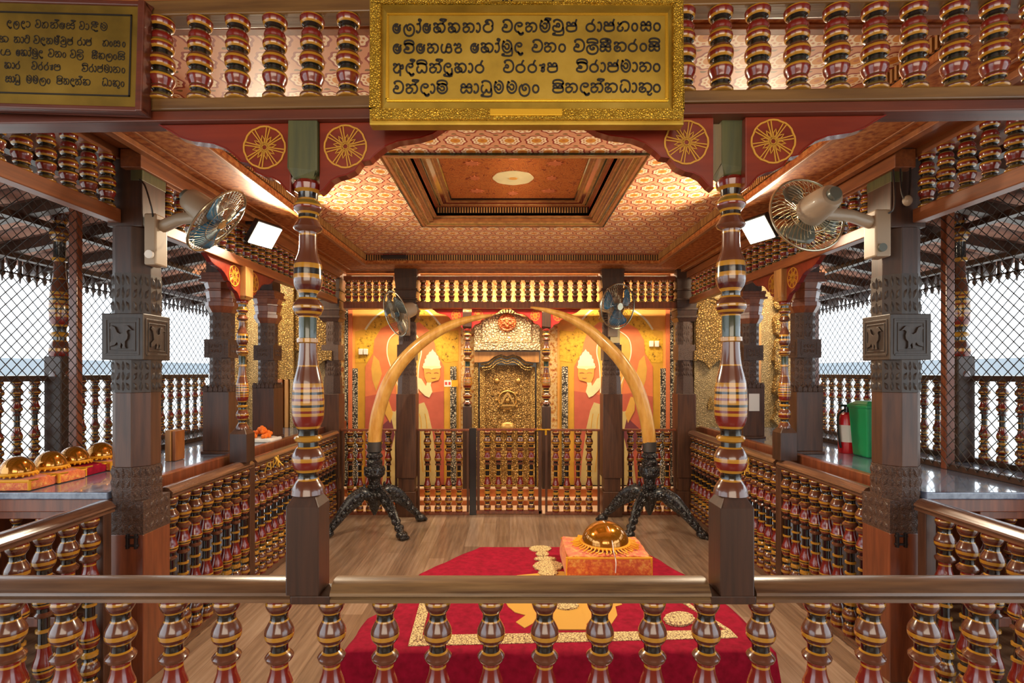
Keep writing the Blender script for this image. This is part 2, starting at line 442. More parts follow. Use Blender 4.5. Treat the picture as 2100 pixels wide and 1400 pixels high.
# ------------------------------------------------------------------ turned profiles: (t from top, radius, colour)
BAL = [(0, .030, 'r'), (.010, .036, 'y'), (.02, .038, 'b'), (.035, .036, 'm'), (.05, .030, 'y'), (.058, .026, 'k'), (.066, .0245, 'k'),
       (.084, .0245, 'y'), (.09, .027, 'b'), (.115, .037, 'b'), (.132, .041, 'm'), (.136, .041, 'y'), (.153, .040, 'm'), (.168, .034, 'y'),
       (.178, .027, 'k'), (.186, .0245, 'k'), (.206, .0245, 'y'), (.212, .029, 'b'), (.228, .040, 'b'), (.243, .036, 'b'), (.252, .025, 'r'),
       (.261, .0245, 'y'), (.270, .0245, 'r'), (.30, .028, 'r'), (.335, .037, 'y'), (.345, .038, 'k'), (.352, .038, 'y'), (.36, .036, 'r'),
       (.375, .029, 'k'), (.381, .0245, 'k'), (.398, .0245, 'b'), (.41, .033, 'b'), (.422, .029, 'b'), (.428, .020, 'k'), (.485, .020, 'y'),
       (.487, .028, 'y'), (.500, .028, 'y'), (.502, .020, 'k'), (.56, .020, 'y'), (.562, .028, 'y'), (.574, .028, 'r'), (.577, .022, 'r'),
       (.62, .026, 'r'), (.67, .038, 'y'), (.682, .038, 'k'), (.69, .038, 'y'), (.70, .037, 'r'), (.725, .031, 'y'), (.735, .025, 'k'),
       (.755, .0245, 'y'), (.765, .033, 'y'), (.785, .033, 'y'), (.79, .0245, 'k'), (.81, .0245, 'y'), (.82, .03, 'b'), (.855, .040, 'y'),
       (.875, .039, 'r'), (.895, .027, 'k'), (.915, .0245, 'y'), (.925, .03, 'b'), (.96, .038, 'y'), (.98, .038, 'r'), (1, .034, 'r')]
UPB = [(0, .032, 'y'), (.02, .034, 'r'), (.075, .032, 'y'), (.1, .028, 'k'), (.115, .0225, 'k'), (.15, .0225, 'o'), (.17, .026, 'r'),
       (.22, .030, 'r'), (.26, .028, 'o'), (.285, .030, 'y'), (.315, .033, 'r'), (.35, .032, 'y'), (.38, .028, 'k'), (.395, .0225, 'k'),
       (.425, .0225, 'o'), (.445, .028, 'b'), (.485, .033, 'y'), (.52, .035, 'r'), (.57, .034, 'y'), (.6, .029, 'k'), (.612, .0225, 'k'),
       (.642, .0225, 'o'), (.66, .028, 'g'), (.69, .033, 'y'), (.72, .034, 'r'), (.77, .031, 'r'), (.82, .026, 'b'), (.845, .028, 'r'),
       (.86, .028, 'y'), (.875, .026, 'k'), (.887, .0225, 'k'), (.912, .0225, 'o'), (.93, .027, 'o'), (.965, .034, 'b'), (.985, .034, 'y'), (1, .031, 'y')]
COL = [(372, 24, 'r'), (380, 29, 'r'), (391, 27, 'y'), (396, 20, 'k'), (408, 19, 'y'), (413, 23, 'o'), (421, 28, 'y'), (425, 29, 'r'),
       (430, 28, 'b'), (436, 22, 'y'), (440, 19, 'k'), (447, 19, 'y'), (451, 20, 'b'), (460, 25, 'b'), (467, 29, 'b'), (472, 26, 'b'),
       (476, 18, 'b'), (480, 17, 'y'), (484, 17, 'b'), (500, 17, 'b'), (518, 19, 'b'), (532, 24, 'b'), (542, 27, 'y'), (552, 28, 'k'),
       (564, 28.5, 'y'), (573, 29, 'b'), (586, 27, 'm'), (596, 22, 'y'), (602, 18, 'k'), (611, 18, 'y'), (615, 21, 'b'), (623, 28, 'b'),
       (628, 30, 'y'), (634, 30, 'm'), (640, 27, 'y'), (645, 25, 'b'), (649, 19, 'y'), (652, 18, 'g'), (694, 18, 'y'), (695, 22, 'y'),
       (703, 22, 'y'), (705, 17, 'b'), (720, 17.5, 'b'), (750, 20.5, 'y'), (753, 21, 'b'), (770, 25, 'b'), (787, 29, 'y'), (795, 30, 'r'),
       (799, 30.5, 'y'), (805, 31, 'k'), (810, 31, 'y'), (818, 31.5, 'r'), (823, 32, 'y'), (831, 32, 'k'), (836, 32, 'y'), (843, 31.5, 'r'),
       (848, 31.5, 'y'), (854, 31, 'r'), (866, 29, 'r'), (875, 25, 'y'), (880, 22, 'k'), (884, 20, 'k'), (894, 20, 'y'), (896, 26, 'y'),
       (900, 28, 'y'), (905, 26, 'y'), (908, 20, 'k'), (917, 20, 'y'), (920, 23, 'b'), (930, 29, 'b'), (939, 32, 'y'), (947, 32, 'r'),
       (957, 30, 'r'), (963, 27, 'y'), (969, 22, 'k'), (974, 20, 'k'), (982, 20, 'y'), (986, 22, 'b'), (992, 26, 'b'), (1000, 31, 'b'), (1014, 34, 'b')]
COLN = [((y-372)/642.0, r/642.0, c) for y, r, c in COL]     # normalised by the turned length
MESH = {}
def turned(kind, L, seg):
    k = (kind, round(L, 4), seg)
    if k not in MESH:
        if kind == 'bal': keys = [(t, r*(L/.71 if L < .7 else 1), c) for t, r, c in BAL]
        elif kind == 'up': keys = [(t, r*min(1, L/.229), c) for t, r, c in UPB]
        elif kind == 'outer': keys = [(t, r*.86*(L/.55), c) for t, r, c in BAL]
        mb = MB(); mb.lathe([((1-t)*L, r, c) for t, r, c in profile([(t, r, c) for t, r, c in keys])], seg)
        o = mb.build('baluster', LAC); MESH[k] = o.data
        bpy.data.objects.remove(o)
    return MESH[k]
RAILP = [(-.030, -.060), (-.045, -.055), (-.045, -.045), (-.039, -.042), (-.049, -.034), (-.047, -.026), (-.039, -.020), (-.029, -.008), (-.012, -.001),
         (.012, -.001), (.033, -.006), (.047, -.020), (.047, -.050), (.033, -.060)]
def balustrade(name, label, A, B, ztop, zbot, n, kind='bal', seg=12, railmat='rail_wood_along', rail=1.0, railh=.06, group=None, cat='balustrade',
               inset=.5, bottom=.05, topbox=False, posts=(), flip=False, spots=None, bw=.05, postmat='post_wood', ztoppost=None):
    A, B = Vector((A[0], A[1], 0)), Vector((B[0], B[1], 0))
    d = (B-A); L = d.length; d.normalize(); t = Vector((-d.y, d.x, 0))
    if flip: t = -t
    mid = (A+B)/2; r = root(name, (mid.x, mid.y, zbot), label, cat, group)
    X = Matrix(((d.x, t.x, 0, A.x), (d.y, t.y, 0, A.y), (0, 0, 1, 0), (0, 0, 0, 1)))
    mb = MB(X)
    if topbox: mb.box(0, L, -bw/2, bw/2, ztop-railh, ztop)
    else: mb.prism([(y*rail, ztop+z*railh/.06) for y, z in RAILP], lambda u, v, s: (L*s, u, v), smooth=True)
    mb.build('top_rail', railmat, r, .003 if topbox else 0)
    if bottom:
        mb = MB(X); mb.box(0, L, -bw/2, bw/2, zbot, zbot+bottom); mb.build('bottom_rail', railmat, r, .004)
    h = ztop-railh-zbot-bottom+.004
    me = turned(kind, h, seg)
    for i in range(n):
        s = spots[i] if spots else L*(i+inset)/(n-1+2*inset)
        inst('baluster', me, r, A+d*s+Vector((0, 0, zbot+bottom-.002)))
    for s, w, z1 in posts:
        mb = MB(X); mb.box(s-w/2, s+w/2, -w/2, w/2, zbot, z1); mb.build('post', postmat, r, .004)
    return r
def bracket(name, label, O, du, side, thick, drop=1.0, reach=1.0, wheel=(.076, -.07, .062), mat='bracket_red', group=None, zt=0):
    """curved board under a beam: O top corner at the post, du unit direction away from it; side = normal towards the viewer"""
    O = Vector(O); du = Vector(du); side = Vector(side)
    pts = [(0, -.20), (.012, -.192), (.034, -.166), (.055, -.155), (.078, -.150), (.103, -.138), (.115, -.120), (.122, -.112), (.146, -.108), (.155, -.098),
           (.166, -.088), (.19, -.070), (.225, -.056), (.29, -.047), (.325, -.036), (.352, -.018), (.385, 0), (0, 0)]
    r = root(name, O, label, 'bracket', group)
    f = lambda u, v, s: O+du*u*reach+Vector((0, 0, v*drop))+side*(thick*s)
    mb = MB(); mb.prism(pts, f); mb.build('board', mat, r, .003)
    mb = MB(); ribbon(mb, pts[:-1], .004, lambda u, v, s: f(u, v, 0)+side*(-.002+(thick+.004)*s)); mb.build('beaded_edge', 'lacquer_red', r)
    if wheel:
        cu, cv, R = wheel; mb = MB()
        g = lambda u, v, s: O+du*(cu*reach+u*reach)+Vector((0, 0, (cv+v)*drop))+side*(thick+.0003+.0025*s)
        for k in range(8):
            a0, a1 = 2*PI*k/8, 2*PI*(k+1)/8
            seg_ = [(R*.97*math.cos(a0+(a1-a0)*q/4), R*.97*math.sin(a0+(a1-a0)*q/4)) for q in range(5)]
            seg_[2] = (seg_[2][0]*.97, seg_[2][1]*.97)
            ribbon(mb, seg_, R*.075, g)
            am = a0+.2
            for da in (-.085, .085):
                ribbon(mb, [(R*.14*math.cos(am+da*2), R*.14*math.sin(am+da*2)), (R*.95*math.cos(am+da), R*.95*math.sin(am+da))], R*.045, g)
            ap = am+PI/8
            ribbon(mb, [(R*.12*math.cos(ap), R*.12*math.sin(ap)), (R*.36*math.cos(ap-.22), R*.36*math.sin(ap-.22)), (R*.56*math.cos(ap), R*.56*math.sin(ap)),
                        (R*.36*math.cos(ap+.22), R*.36*math.sin(ap+.22)), (R*.12*math.cos(ap), R*.12*math.sin(ap))], R*.05, g)
        c = [(R*.15*math.cos(2*PI*k/12), R*.15*math.sin(2*PI*k/12)) for k in range(13)]
        ribbon(mb, c, R*.09, g)
        mb.build('wheel_emblem', 'wheel_yellow', r)
    return r

# ------------------------------------------------------------------ the setting
mb = MB(); mb.box(-3.4, 3.6, -2.6, 6.3, -.1, 0); tag(mb.build('floor', 'floor_boards'), kind='structure')
# raised side platforms (polished boards)
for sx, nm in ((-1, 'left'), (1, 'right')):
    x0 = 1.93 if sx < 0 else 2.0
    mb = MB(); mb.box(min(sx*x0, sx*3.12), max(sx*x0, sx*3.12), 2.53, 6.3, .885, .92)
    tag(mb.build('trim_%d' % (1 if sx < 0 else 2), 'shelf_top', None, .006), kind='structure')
    mb = MB(); mb.box(min(sx*x0, sx*3.12), max(sx*x0, sx*3.12), 2.55, 2.60, .82, .884)
    mb.box(min(sx*(x0-.02), sx*(x0+.03)), max(sx*(x0-.02), sx*(x0+.03)), 2.62, 6.2, .78, .93)
    tag(mb.build('trim_%d' % (3 if sx < 0 else 4), 'red_wood', None, .005), kind='structure')
    mb = MB(); mb.box(min(sx*2.95, sx*3.0), max(sx*2.95, sx*3.0), 2.0, 6.3, 0, .884); mb.box(min(sx*2.3, sx*2.95), max(sx*2.3, sx*2.95), 3.4, 3.45, 0, .884)
    tag(mb.build('trim_%d' % (10 if sx < 0 else 11), 'red_wood'), kind='structure')
# unseen wall behind the visitor and roof over him, added to block sky light
mb = MB(); mb.box(-3.4, 3.6, -2.7, -2.6, 0, 3.1); tag(mb.build('wall_front', 'plaster_warm'), kind='structure')

ZC, ZP, ZK = 2.56, 2.65, 2.76                          # ceiling frame, flowered panel, coffer centre
cx0, cx1, cy0, cy1 = -1.41, 1.456, 1.64, 5.157
kx0, kx1, ky0, ky1 = -.68, .728, 2.78, 4.14
cl = root('ceiling', (0, 3.5, ZC), kind='structure')
def frame(mb, a, b, z0, z1, mi=0):                     # rectangular ring between rects a (outer) and b (inner)
    (ax0, ax1, ay0, ay1), (bx0, bx1, by0, by1) = a, b
    mb.box(ax0, ax1, ay0, by0, z0, z1, mi); mb.box(ax0, ax1, by1, ay1, z0, z1, mi)
    mb.box(ax0, bx0, by0, by1, z0, z1, mi); mb.box(bx1, ax1, by0, by1, z0, z1, mi)
mb = MB(); frame(mb, (-1.72, 1.78, 1.54, 5.52), (cx0, cx1, cy0, cy1), ZC, ZC+.03); mb.build('border_board', 'board_pattern', cl)
mb = MB(); frame(mb, (-3.4, 3.6, -2.65, 6.35), (-1.72, 1.78, 1.54, 5.52), ZC+.06, ZC+.09); mb.build('outer_board', 'beam_along', cl)
mb = MB(); frame(mb, (cx0-.03, cx1+.03, cy0-.03, cy1+.03), (cx0, cx1, cy0, cy1), ZC-.012, ZC); 
frame(mb, (-1.75, 1.81, 1.5, 5.55), (-1.71, 1.77, 1.54, 5.51), ZC-.03, ZC+.07)
frame(mb, (-1.66, 1.72, 1.6, 5.46), (-1.645, 1.705, 1.615, 5.445), ZC-.008, ZC)
mb.build('moulding', 'frame_wood', cl, .003)
mb = MB(); frame(mb, (cx0-.02, cx1+.02, cy0-.02, cy1+.02), (cx0, cx1, cy0, cy1), ZC+.03, ZP); mb.build('recess_side', 'lintel_red', cl)
mb = MB()
k = 0
x = cx0+.02
while x < cx1-.02: mb.box(x, x+.011, cy1-.012, cy1, ZC+.032, ZP-.006); x += .0235
y = cy0+.02
while y < cy1-.03:
    mb.box(cx0, cx0+.012, y, y+.011, ZC+.032, ZP-.006); mb.box(cx1-.012, cx1, y, y+.011, ZC+.032, ZP-.006); y += .0235
mb.build('dentil_strip', 'pale_wood', cl)
mb = MB(); frame(mb, (cx0, cx1, cy0, cy1), (cx0+.002, cx1-.002, cy0+.002, cy1-.002), ZC+.03, ZP-.004); mb.build('dentil_ground', 'black_iron', cl)
mb = MB(); frame(mb, (cx0, cx1, cy0, cy1), (kx0, kx1, ky0, ky1), ZP, ZP+.02); mb.build('flower_panel', 'ceiling_flowers', cl)
# stepped coffer: each moulding a ring set a little further in and up
steps = [('lacquer_green', .008, -.012, .012), ('frame_wood', .022, -.010, .012), ('pale_wood', .012, -.006, .02), ('lacquer_olive', .012, -.004, .02), ('pale_wood', .014, .0, .03), ('lacquer_red', .010, .008, .03), ('pale_wood', .010, .010, .03), ('frame_wood', .014, .012, .04),
         ('lacquer_green', .008, .03, .05), ('pale_wood', .010, .032, .05), ('frame_wood', .016, .036, .06)]
ins = -.012
for j, (mt, w, za, zb) in enumerate(steps):
    mb = MB(); a = (kx0+ins, kx1-ins, ky0+ins, ky1-ins); b_ = (kx0+ins+w, kx1-ins-w, ky0+ins+w, ky1-ins-w)
    frame(mb, a, b_, ZP+za, ZP+zb+.02); mb.build('coffer_moulding', mt, cl); ins += w
a = (kx0+ins, kx1-ins, ky0+ins, ky1-ins)
mb = MB(); frame(mb, (a[0]-.01, a[1]+.01, a[2]-.01, a[3]+.01), a, ZP+.04, ZK+.01); mb.build('coffer_side', 'lacquer_red', cl)
mb = MB()
x = a[0]+.01
while x < a[1]-.01: mb.box(x, x+.009, a[3]-.011, a[3], ZP+.06, ZP+.10); x += .0205
mb.build('coffer_dentil', 'pale_wood', cl)
mb = MB(); mb.box(a[0], a[1], a[3]-.003, a[3]-.001, ZP+.058, ZP+.102); mb.build('coffer_dentil_ground', 'black_iron', cl)
st2 = [('frame_wood', .022), ('lacquer_green', .012), ('pale_wood', .018), ('lacquer_red', .03), ('pale_wood', .012), ('frame_wood', .022), ('lacquer_black', .01)]
z = ZP+.085; ins2 = ins
for mt, w in st2:
    mb = MB(); A_ = (kx0+ins2, kx1-ins2, ky0+ins2*.85, ky1-ins2*.85) if ins2 > ins else a
    B_ = (A_[0]+w, A_[1]-w, A_[2]+w*.6, A_[3]-w*.6)
    z += .004; frame(mb, A_, B_, z+.018, z+.05); mb.build('coffer_moulding', mt, cl); ins2 += w
mb = MB(); mb.box(a[0]-.01, a[1]+.01, a[2]-.01, a[3]+.01, ZP+.145, ZP+.16); pn = mb.build('coffer_panel', 'coffer_pattern', cl)
mb = MB()
cxm, cym = (a[0]+a[1])/2, (a[2]+a[3])/2+.06
def disc(mb, cx, cy, rx, ry, z, mi=0, n=24, lob=0, th=.003):
    mb.prism([((rx*(1+lob*math.cos(8*2*PI*i/n)))*math.cos(2*PI*i/n), (ry*(1+lob*math.cos(8*2*PI*i/n)))*math.sin(2*PI*i/n)) for i in range(n)],
             lambda u, v, s: (cx+u, cy+v, z-th*s), mi)
disc(mb, cxm, cym, .135, .125, ZP+.1448, 0, 48, .02); disc(mb, cxm, cym, .028, .02, ZP+.1415, 1)
for ex, ey in ((-1, -1), (1, -1), (-1, 1), (1, 1), (0, -1.35), (0, 1.2), (-1.0, 0), (1.0, 0)):
    disc(mb, cxm+ex*.26, cym+ey*.25, .045 if ex and ey else .03, .035, ZP+.1448, 2, 24, .25)
mb.build('lotus_painting', ['paint_cream', 'paint_amber', 'paint_salmon'], cl)
# side beams that carry the inner upper balustrades, and beams over the gallery
for j, (sx, xc) in enumerate(((-1, -1.80), (1, 1.88))):
    mb = MB(); mb.box(xc-.05, xc+.05, 2.5, 5.5, 2.47, 2.56); mb.box(xc-.06, xc+.06, 1.55, 2.5, 2.56, 2.64)
    tag(mb.build('trim_%d' % (5+j), 'beam_along', None, .004), kind='structure')
# walls
mb = MB(); mb.box(-2.05, 2.05, 6.2, 6.3, 0, 2.7); tag(mb.build('wall_back', 'paint_frieze'), kind='structure')
mb = MB(); mb.box(-1.95, 1.95, 6.12, 6.2, 0, .169); mb.box(-1.95, 1.95, 6.04, 6.12, 0, .155); mb.box(-1.95, 1.95, 5.91, 6.04, 0, .055)
st = mb.build('trim_7', 'step_orange', None, .003); tag(st, kind='structure')
mb = MB(); mb.box(-1.95, 1.95, 5.90, 6.06, .055, .069); mb.box(-1.95, 1.95, 6.03, 6.2, .155, .169); mb.box(-1.95, 1.95, 5.56, 5.9, 0, .004)
tag(mb.build('trim_8', 'marble', None, .003), kind='structure')

# ------------------------------------------------------------------ front rail with its columns
A, B = (-1.98, 1.537), (2.05, 1.537)
spx = [-95, 20, 135, 248, 357, 465, 573, 680, 790, 898, 1007, 1117, 1230, 1338, 1448, 1560, 1675, 1785, 1895, 2008, 2120, 2230]
fr = root('balustrade', (0, 1.537, 0), 'long front balustrade of worn round-topped rail and striped balusters across the picture bottom', 'balustrade')
for x0, x1, mt, dz in ((A[0], (594-VX)*1.49/F, 'rail_wood', 0), ((676-VX)*1.49/F, (1459-VX)*1.49/F, 'worn_wood', -.001), ((1552-VX)*1.49/F, B[0], 'rail_wood', 0)):
    mb = MB(); mb.prism([(1.537+y, .90+z+dz) for y, z in RAILP], lambda u, v, s: (x0 if s == 0 else x1, u, v), smooth=True)
    mb.build('top_rail', mt, fr)
for x0, x1 in ((594, 676), (1459, 1552)):
    mb = MB(); mb.box((x0-VX)*1.49/F, (x1-VX)*1.49/F, 1.492, 1.585, .84, .864)
    mb.build('rail_block', 'dark_wood', fr, .003)
mb = MB(); mb.box(A[0], B[0], 1.515, 1.56, .04, .10); mb.build('bottom_rail', 'rail_wood', fr, .004)
me = turned('bal', .745, 24)
for px in spx: inst('baluster', me, fr, ((px-VX)*1.537/F, 1.537, .098))

def turned_column(name, label, cx, cy, zb, zblock, ztopturn, zcap, wb, wc, seg=24, group=None, wbd=None, capmat='green_wood', rs=1.0):
    """base block zb..zblock, turned part to ztopturn, square head to zcap"""
    r = root(name, (cx, cy, zb), label, 'column', group)
    mb = MB(); wd = wbd or wb
    mb.box(cx-wb/2, cx+wb/2, cy-wd/2, cy+wd/2, zb, zblock-.03)
    hw = wb/2
    mb.add([(cx-hw, cy-wd/2, zblock-.03), (cx+hw, cy-wd/2, zblock-.03), (cx+hw, cy+wd/2, zblock-.03), (cx-hw, cy+wd/2, zblock-.03)]+
           [(cx+wb*.36*math.cos(PI/4+k*PI/2+PI), cy+wb*.36*math.sin(PI/4+k*PI/2+PI), zblock+.012) for k in range(4)],
           [(0, 1, 5, 4), (1, 2, 6, 5), (2, 3, 7, 6), (3, 0, 4, 7), (4, 5, 6, 7)])
    mb.build('base_block', 'dark_wood', r, .004)
    L = ztopturn-zblock
    mb = MB(); keys = [(t*L, r_*L*rs, c) for t, r_, c in COLN]
    mb.lathe([(L-t, r_, c) for t, r_, c in profile(keys)], seg, (cx, cy, zblock)); mb.build('turned_shaft', LAC, r)
    mb = MB(); mb.box(cx-wc/2, cx+wc/2, cy-wc/2, cy+wc/2, ztopturn+.02, zcap)
    mb.frust(cx, cy, ztopturn-.002, ztopturn+.02, wc*.72, wc, 4)
    mb.build('square_head', capmat, r, .004)
    return r
yl = 1.537; zy = lambda y, Y=1.50: H+(VY-y)*Y/F
turned_column('turned_column', 'turned banded column left of the sign, standing on the front rail', (632-VX)*1.535/F, 1.535, .864, zy(1014, 1.515), zy(370, 1.52), zy(228, 1.50), .094, .083, 32, 'front turned columns')
turned_column('turned_column', 'turned banded column right of the sign, standing on the front rail', (1500-VX)*1.53/F, 1.535, .864, zy(1016, 1.515), zy(357, 1.5), zy(216, 1.47), .096, .086, 32, 'front turned columns')

# ------------------------------------------------------------------ upper front: skewed a little in plan
TA = math.atan(-.028)
TX = Matrix.Translation((0, 1.49, 0)) @ Matrix.Rotation(TA, 4, 'Z')
xk = lambda px, dy=0: (lambda k: (1.49+dy)*k/(1+.028*k))((px-VX)/F)     # x along the skewed line for a pixel column
def top_s(px): return xk(px)/math.cos(TA)
ub = root('balustrade', (0, 1.49, 2.21), 'upper front balustrade of red and yellow balusters above the central brass sign', 'balustrade')
sl = .0
mb = MB(TX); mb.box(-2.1, 2.2, -.026, .035, 2.242, 2.276); mb.build('bottom_rail', 'beam_wood', ub, .004)
mb = MB(TX); mb.box(-2.1, 2.2, -.02, .045, 2.212, 2.242); mb.build('under_rail', 'beam_dark', ub, .003)
mb = MB(TX); mb.box(-2.1, 2.2, -.03, .035, 2.507, 2.55); mb.build('top_rail', 'beam_wood', ub, .004)
me = turned('up', .231, 20)
for px in (-25, 52, 130, 262, 335, 413, 490, 566, 642, 716, 1400, 1476, 1552, 1632, 1712, 1791, 1871, 1954, 2035, 2118):
    if px < 300 and px > 0: pass
    p = TX @ Vector((top_s(px), -.006, 2.274)); inst('baluster', me, ub, p)
# boards under the beam, beside the two front columns
zb = 2.212
for nm, px, du, lab in (('bracket', 596, -1, 'red bracket with yellow wheel on outer side of the left front column'),
                        ('bracket', 654, 1, 'red bracket with yellow wheel between left front column and brass sign'),
                        ('bracket', 1463, -1, 'red bracket with yellow wheel between brass sign and right front column'),
                        ('bracket', 1528, 1, 'red bracket with yellow wheel on outer side of the right front column')):
    bracket(nm, lab, TX @ Vector((top_s(px), .03, zb)), (du*math.cos(TA), du*math.sin(TA), 0), (0, -1, 0), .03, group='front beam brackets')

# ------------------------------------------------------------------ carved corner pillars
BIRD = [(-.40, -.36), (-.22, -.30), (-.14, -.20), (-.10, -.30), (-.14, -.42), (.0, -.42), (-.02, -.36), (.0, -.22), (.06, -.30), (.02, -.42), (.18, -.42), (.14, -.34), (.14, -.18), (.22, -.08), (.24, .06), (.20, .18),
        (.26, .24), (.40, .22), (.30, .32), (.22, .40), (.10, .38), (.06, .26), (.06, .14), (-.04, .10), (-.14, .16), (-.22, .34), (-.36, .40), (-.42, .30), (-.32, .22), (-.28, .06), (-.26, -.08), (-.40, -.20)]
def corner_pillar(label, cx, cy, sx, green=True):
    r = root('carved_pillar', (cx, cy, 0), label, 'pillar', 'carved octagonal pillars by the front rail')
    mb = MB(); mb.frust(cx, cy, 0, .72, .20, .20, 4); mb.build('base', 'red_wood', r, .004)
    mb = MB(); mb.frust(cx, cy, .72, .88, .202, .20, 4); mb.frust(cx, cy, .88, 1.04, .20, .192, 8); 
    for c0, t, n in faces_of(cx, cy, .20, 4): leaves(mb, c0+Vector((0, 0, .80)), t, n, .19, .15, 5, 3)
    for c0, t, n in faces_of(cx, cy, .196, 8): leaves(mb, c0+Vector((0, 0, .96)), t, n, .078, .15, 3, 3)
    mb.build('carved_foot', 'carved_wood', r)
    mb = MB(); mb.frust(cx, cy, 1.04, 1.40, .188, .188, 8); mb.build('shaft', 'post_wood', r, .003); mb = MB(); mb.frust(cx, cy, 1.97, 2.20, .188, .188, 8); mb.build('shaft', 'dark_wood', r, .003)
    for z0, z1, w in ((1.40, 1.557, .192), (1.78, 1.975, .192)):
        mb = MB(); mb.frust(cx, cy, z0, z1, w, w, 8)
        for c0, t, n in faces_of(cx, cy, w, 8): leaves(mb, c0+Vector((0, 0, (z0+z1)/2)), t, n, .07, z1-z0-.01, 3, 3, .007)
        mb.build('carved_band', 'carved_dark', r)
    mb = MB(); mb.frust(cx, cy, 1.557, 1.78, .20, .20, 4); b_ = mb.build('carved_block', 'carved_dark', r, .004)
    for n, t in ((Vector((0, -1, 0)), Vector((1, 0, 0))), (Vector((-sx, 0, 0)), Vector((0, 1, 0)))):
        c0 = Vector((cx, cy, 1.668))+n*.10; mb = MB()
        for w, th in ((.078, .012), (.062, .007)):
            q = [(-w, -w), (w, -w), (w, w), (-w, w), (-w, -w)]
            ribbon(mb, q, th, lambda u, v, s: c0+t*u+Vector((0, 0, v*1.08))+n*(.004*s-.001))
        mb.prism([(u*.135, v*.135) for u, v in BIRD], lambda u, v, s: c0+t*u*(1 if sx < 0 else -1)+Vector((0, 0, v))+n*(.010*s-.001))
        mb.build('animal_relief', 'carved_dark', b_, .0015)
    mb = MB(); mb.box(cx-sx*.05-.03, cx-sx*.05+.03, cy-.112, cy-.098, .665, .675); mb.box(cx-sx*.05-.03, cx-sx*.05+.03, cy-.112, cy-.098, .705, .715)
    for q in (-.02, .02): mb.box(cx-sx*.05+q-.006, cx-sx*.05+q+.006, cy-.114, cy-.098, .655, .725)
    mb.build('hinge', 'black_iron', r, .002)
    mb = MB(); mb.frust(cx, cy, 2.20, 2.62, .17, .17, 4); mb.build('head', 'dark_wood', r, .004)
    mb = MB(); mb.box(cx-sx*.086 if sx > 0 else cx+.03, cx-.03 if sx > 0 else cx+.087, cy-.088, cy+.088, 2.42, 2.60); mb.build('green_board', 'green_wood', r, .003)
    return r
corner_pillar('carved octagonal pillar with white fan box, left of the tusks near the front rail', -1.853, 2.62, -1)
corner_pillar('carved octagonal pillar with hanging wires, beside the green bin', 1.935, 2.64, 1)

# ------------------------------------------------------------------ side balustrades
for sx, xf_, ya in ((-1, -1.895, 2.47), (1, 1.965, 2.50)):
    side = 'left' if sx < 0 else 'right'
    n = 7
    balustrade('balustrade', 'short balustrade running back from the front rail to the %s' % ('carved pillar with the fan box' if sx < 0 else 'carved pillar beside the green bin'),
               (xf_, 1.62), (xf_, ya), .90, .0, n, seg=16, posts=((.83 if sx < 0 else .86, .05, .84),), flip=(sx > 0), spots=[.055, .172, .289, .406, .523, .64, .757], group='side balustrades')
    xa = -1.80 if sx < 0 else 1.88
    balustrade('balustrade', '%s inner balustrade from the carved pillar to the small turned column' % side, (xa, 2.74), (xa, 3.62), .90, .0, 8, seg=14,
               posts=((.88, .07, .86),), flip=(sx > 0), group='side balustrades')
    balustrade('balustrade', '%s inner balustrade from the small turned column back to the tusks' % side, (xa, 3.66), (xa, 5.42), .90, .0, 17, seg=12, flip=(sx > 0), group='side balustrades')
    # upper side balustrades
    balustrade('balustrade', 'upper balustrade forward of the %s carved pillar, lit blue from below' % side, (xf_, 1.56), (xf_, 2.53), 2.585, 2.215, 9, 'up', 16,
               'beam_along', railh=.065, bottom=.065, topbox=True, bw=.06, inset=.45, group='upper side balustrades')
    balustrade('balustrade', 'upper balustrade along the %s gallery behind the wall fan and floodlight' % side, (xa, 2.72), (xa, 5.42), 2.50, 2.20, 26, 'up', 12,
               'beam_along', railh=.04, bottom=.06, topbox=True, bw=.06, group='upper side balustrades')
    # small turned column on the rail with two brackets along the gallery
    cy = 3.55 if sx < 0 else 3.62
    cxx = (497-VX)*cy/F if sx < 0 else (1609-VX)*cy/F
    turned_column('turned_column', 'slim turned column on the %s inner rail' % side, cxx, cy, .895, 1.115, 1.985, 2.20, .115, .10, 20, 'slim gallery columns', capmat='pale_wood', rs=.92)
    for dy in (-1, 1):
        bracket('bracket', 'small red wheel bracket on the %s side of the slim %s gallery column' % ('near' if dy < 0 else 'far', side), (cxx-sx*.0-(.012 if sx < 0 else -.012), cy+dy*.05, 2.2), (0, dy, 0), (-sx, 0, 0), .025,
                1.1, 1.05, group='gallery column brackets')
    # platform front balusters seen under the shelf edge
    xs = -2.62 if sx < 0 else 2.68
    balustrade('balustrade', 'row of balusters under the %s shelf edge outside the side rail' % side, (xs-.38, 2.60), (xs+.5 if sx < 0 else xs+.42, 2.60), .83, .25, 7, 'bal', 12, 'red_wood', railh=.05, bottom=.05, topbox=True, group='shelf balusters')
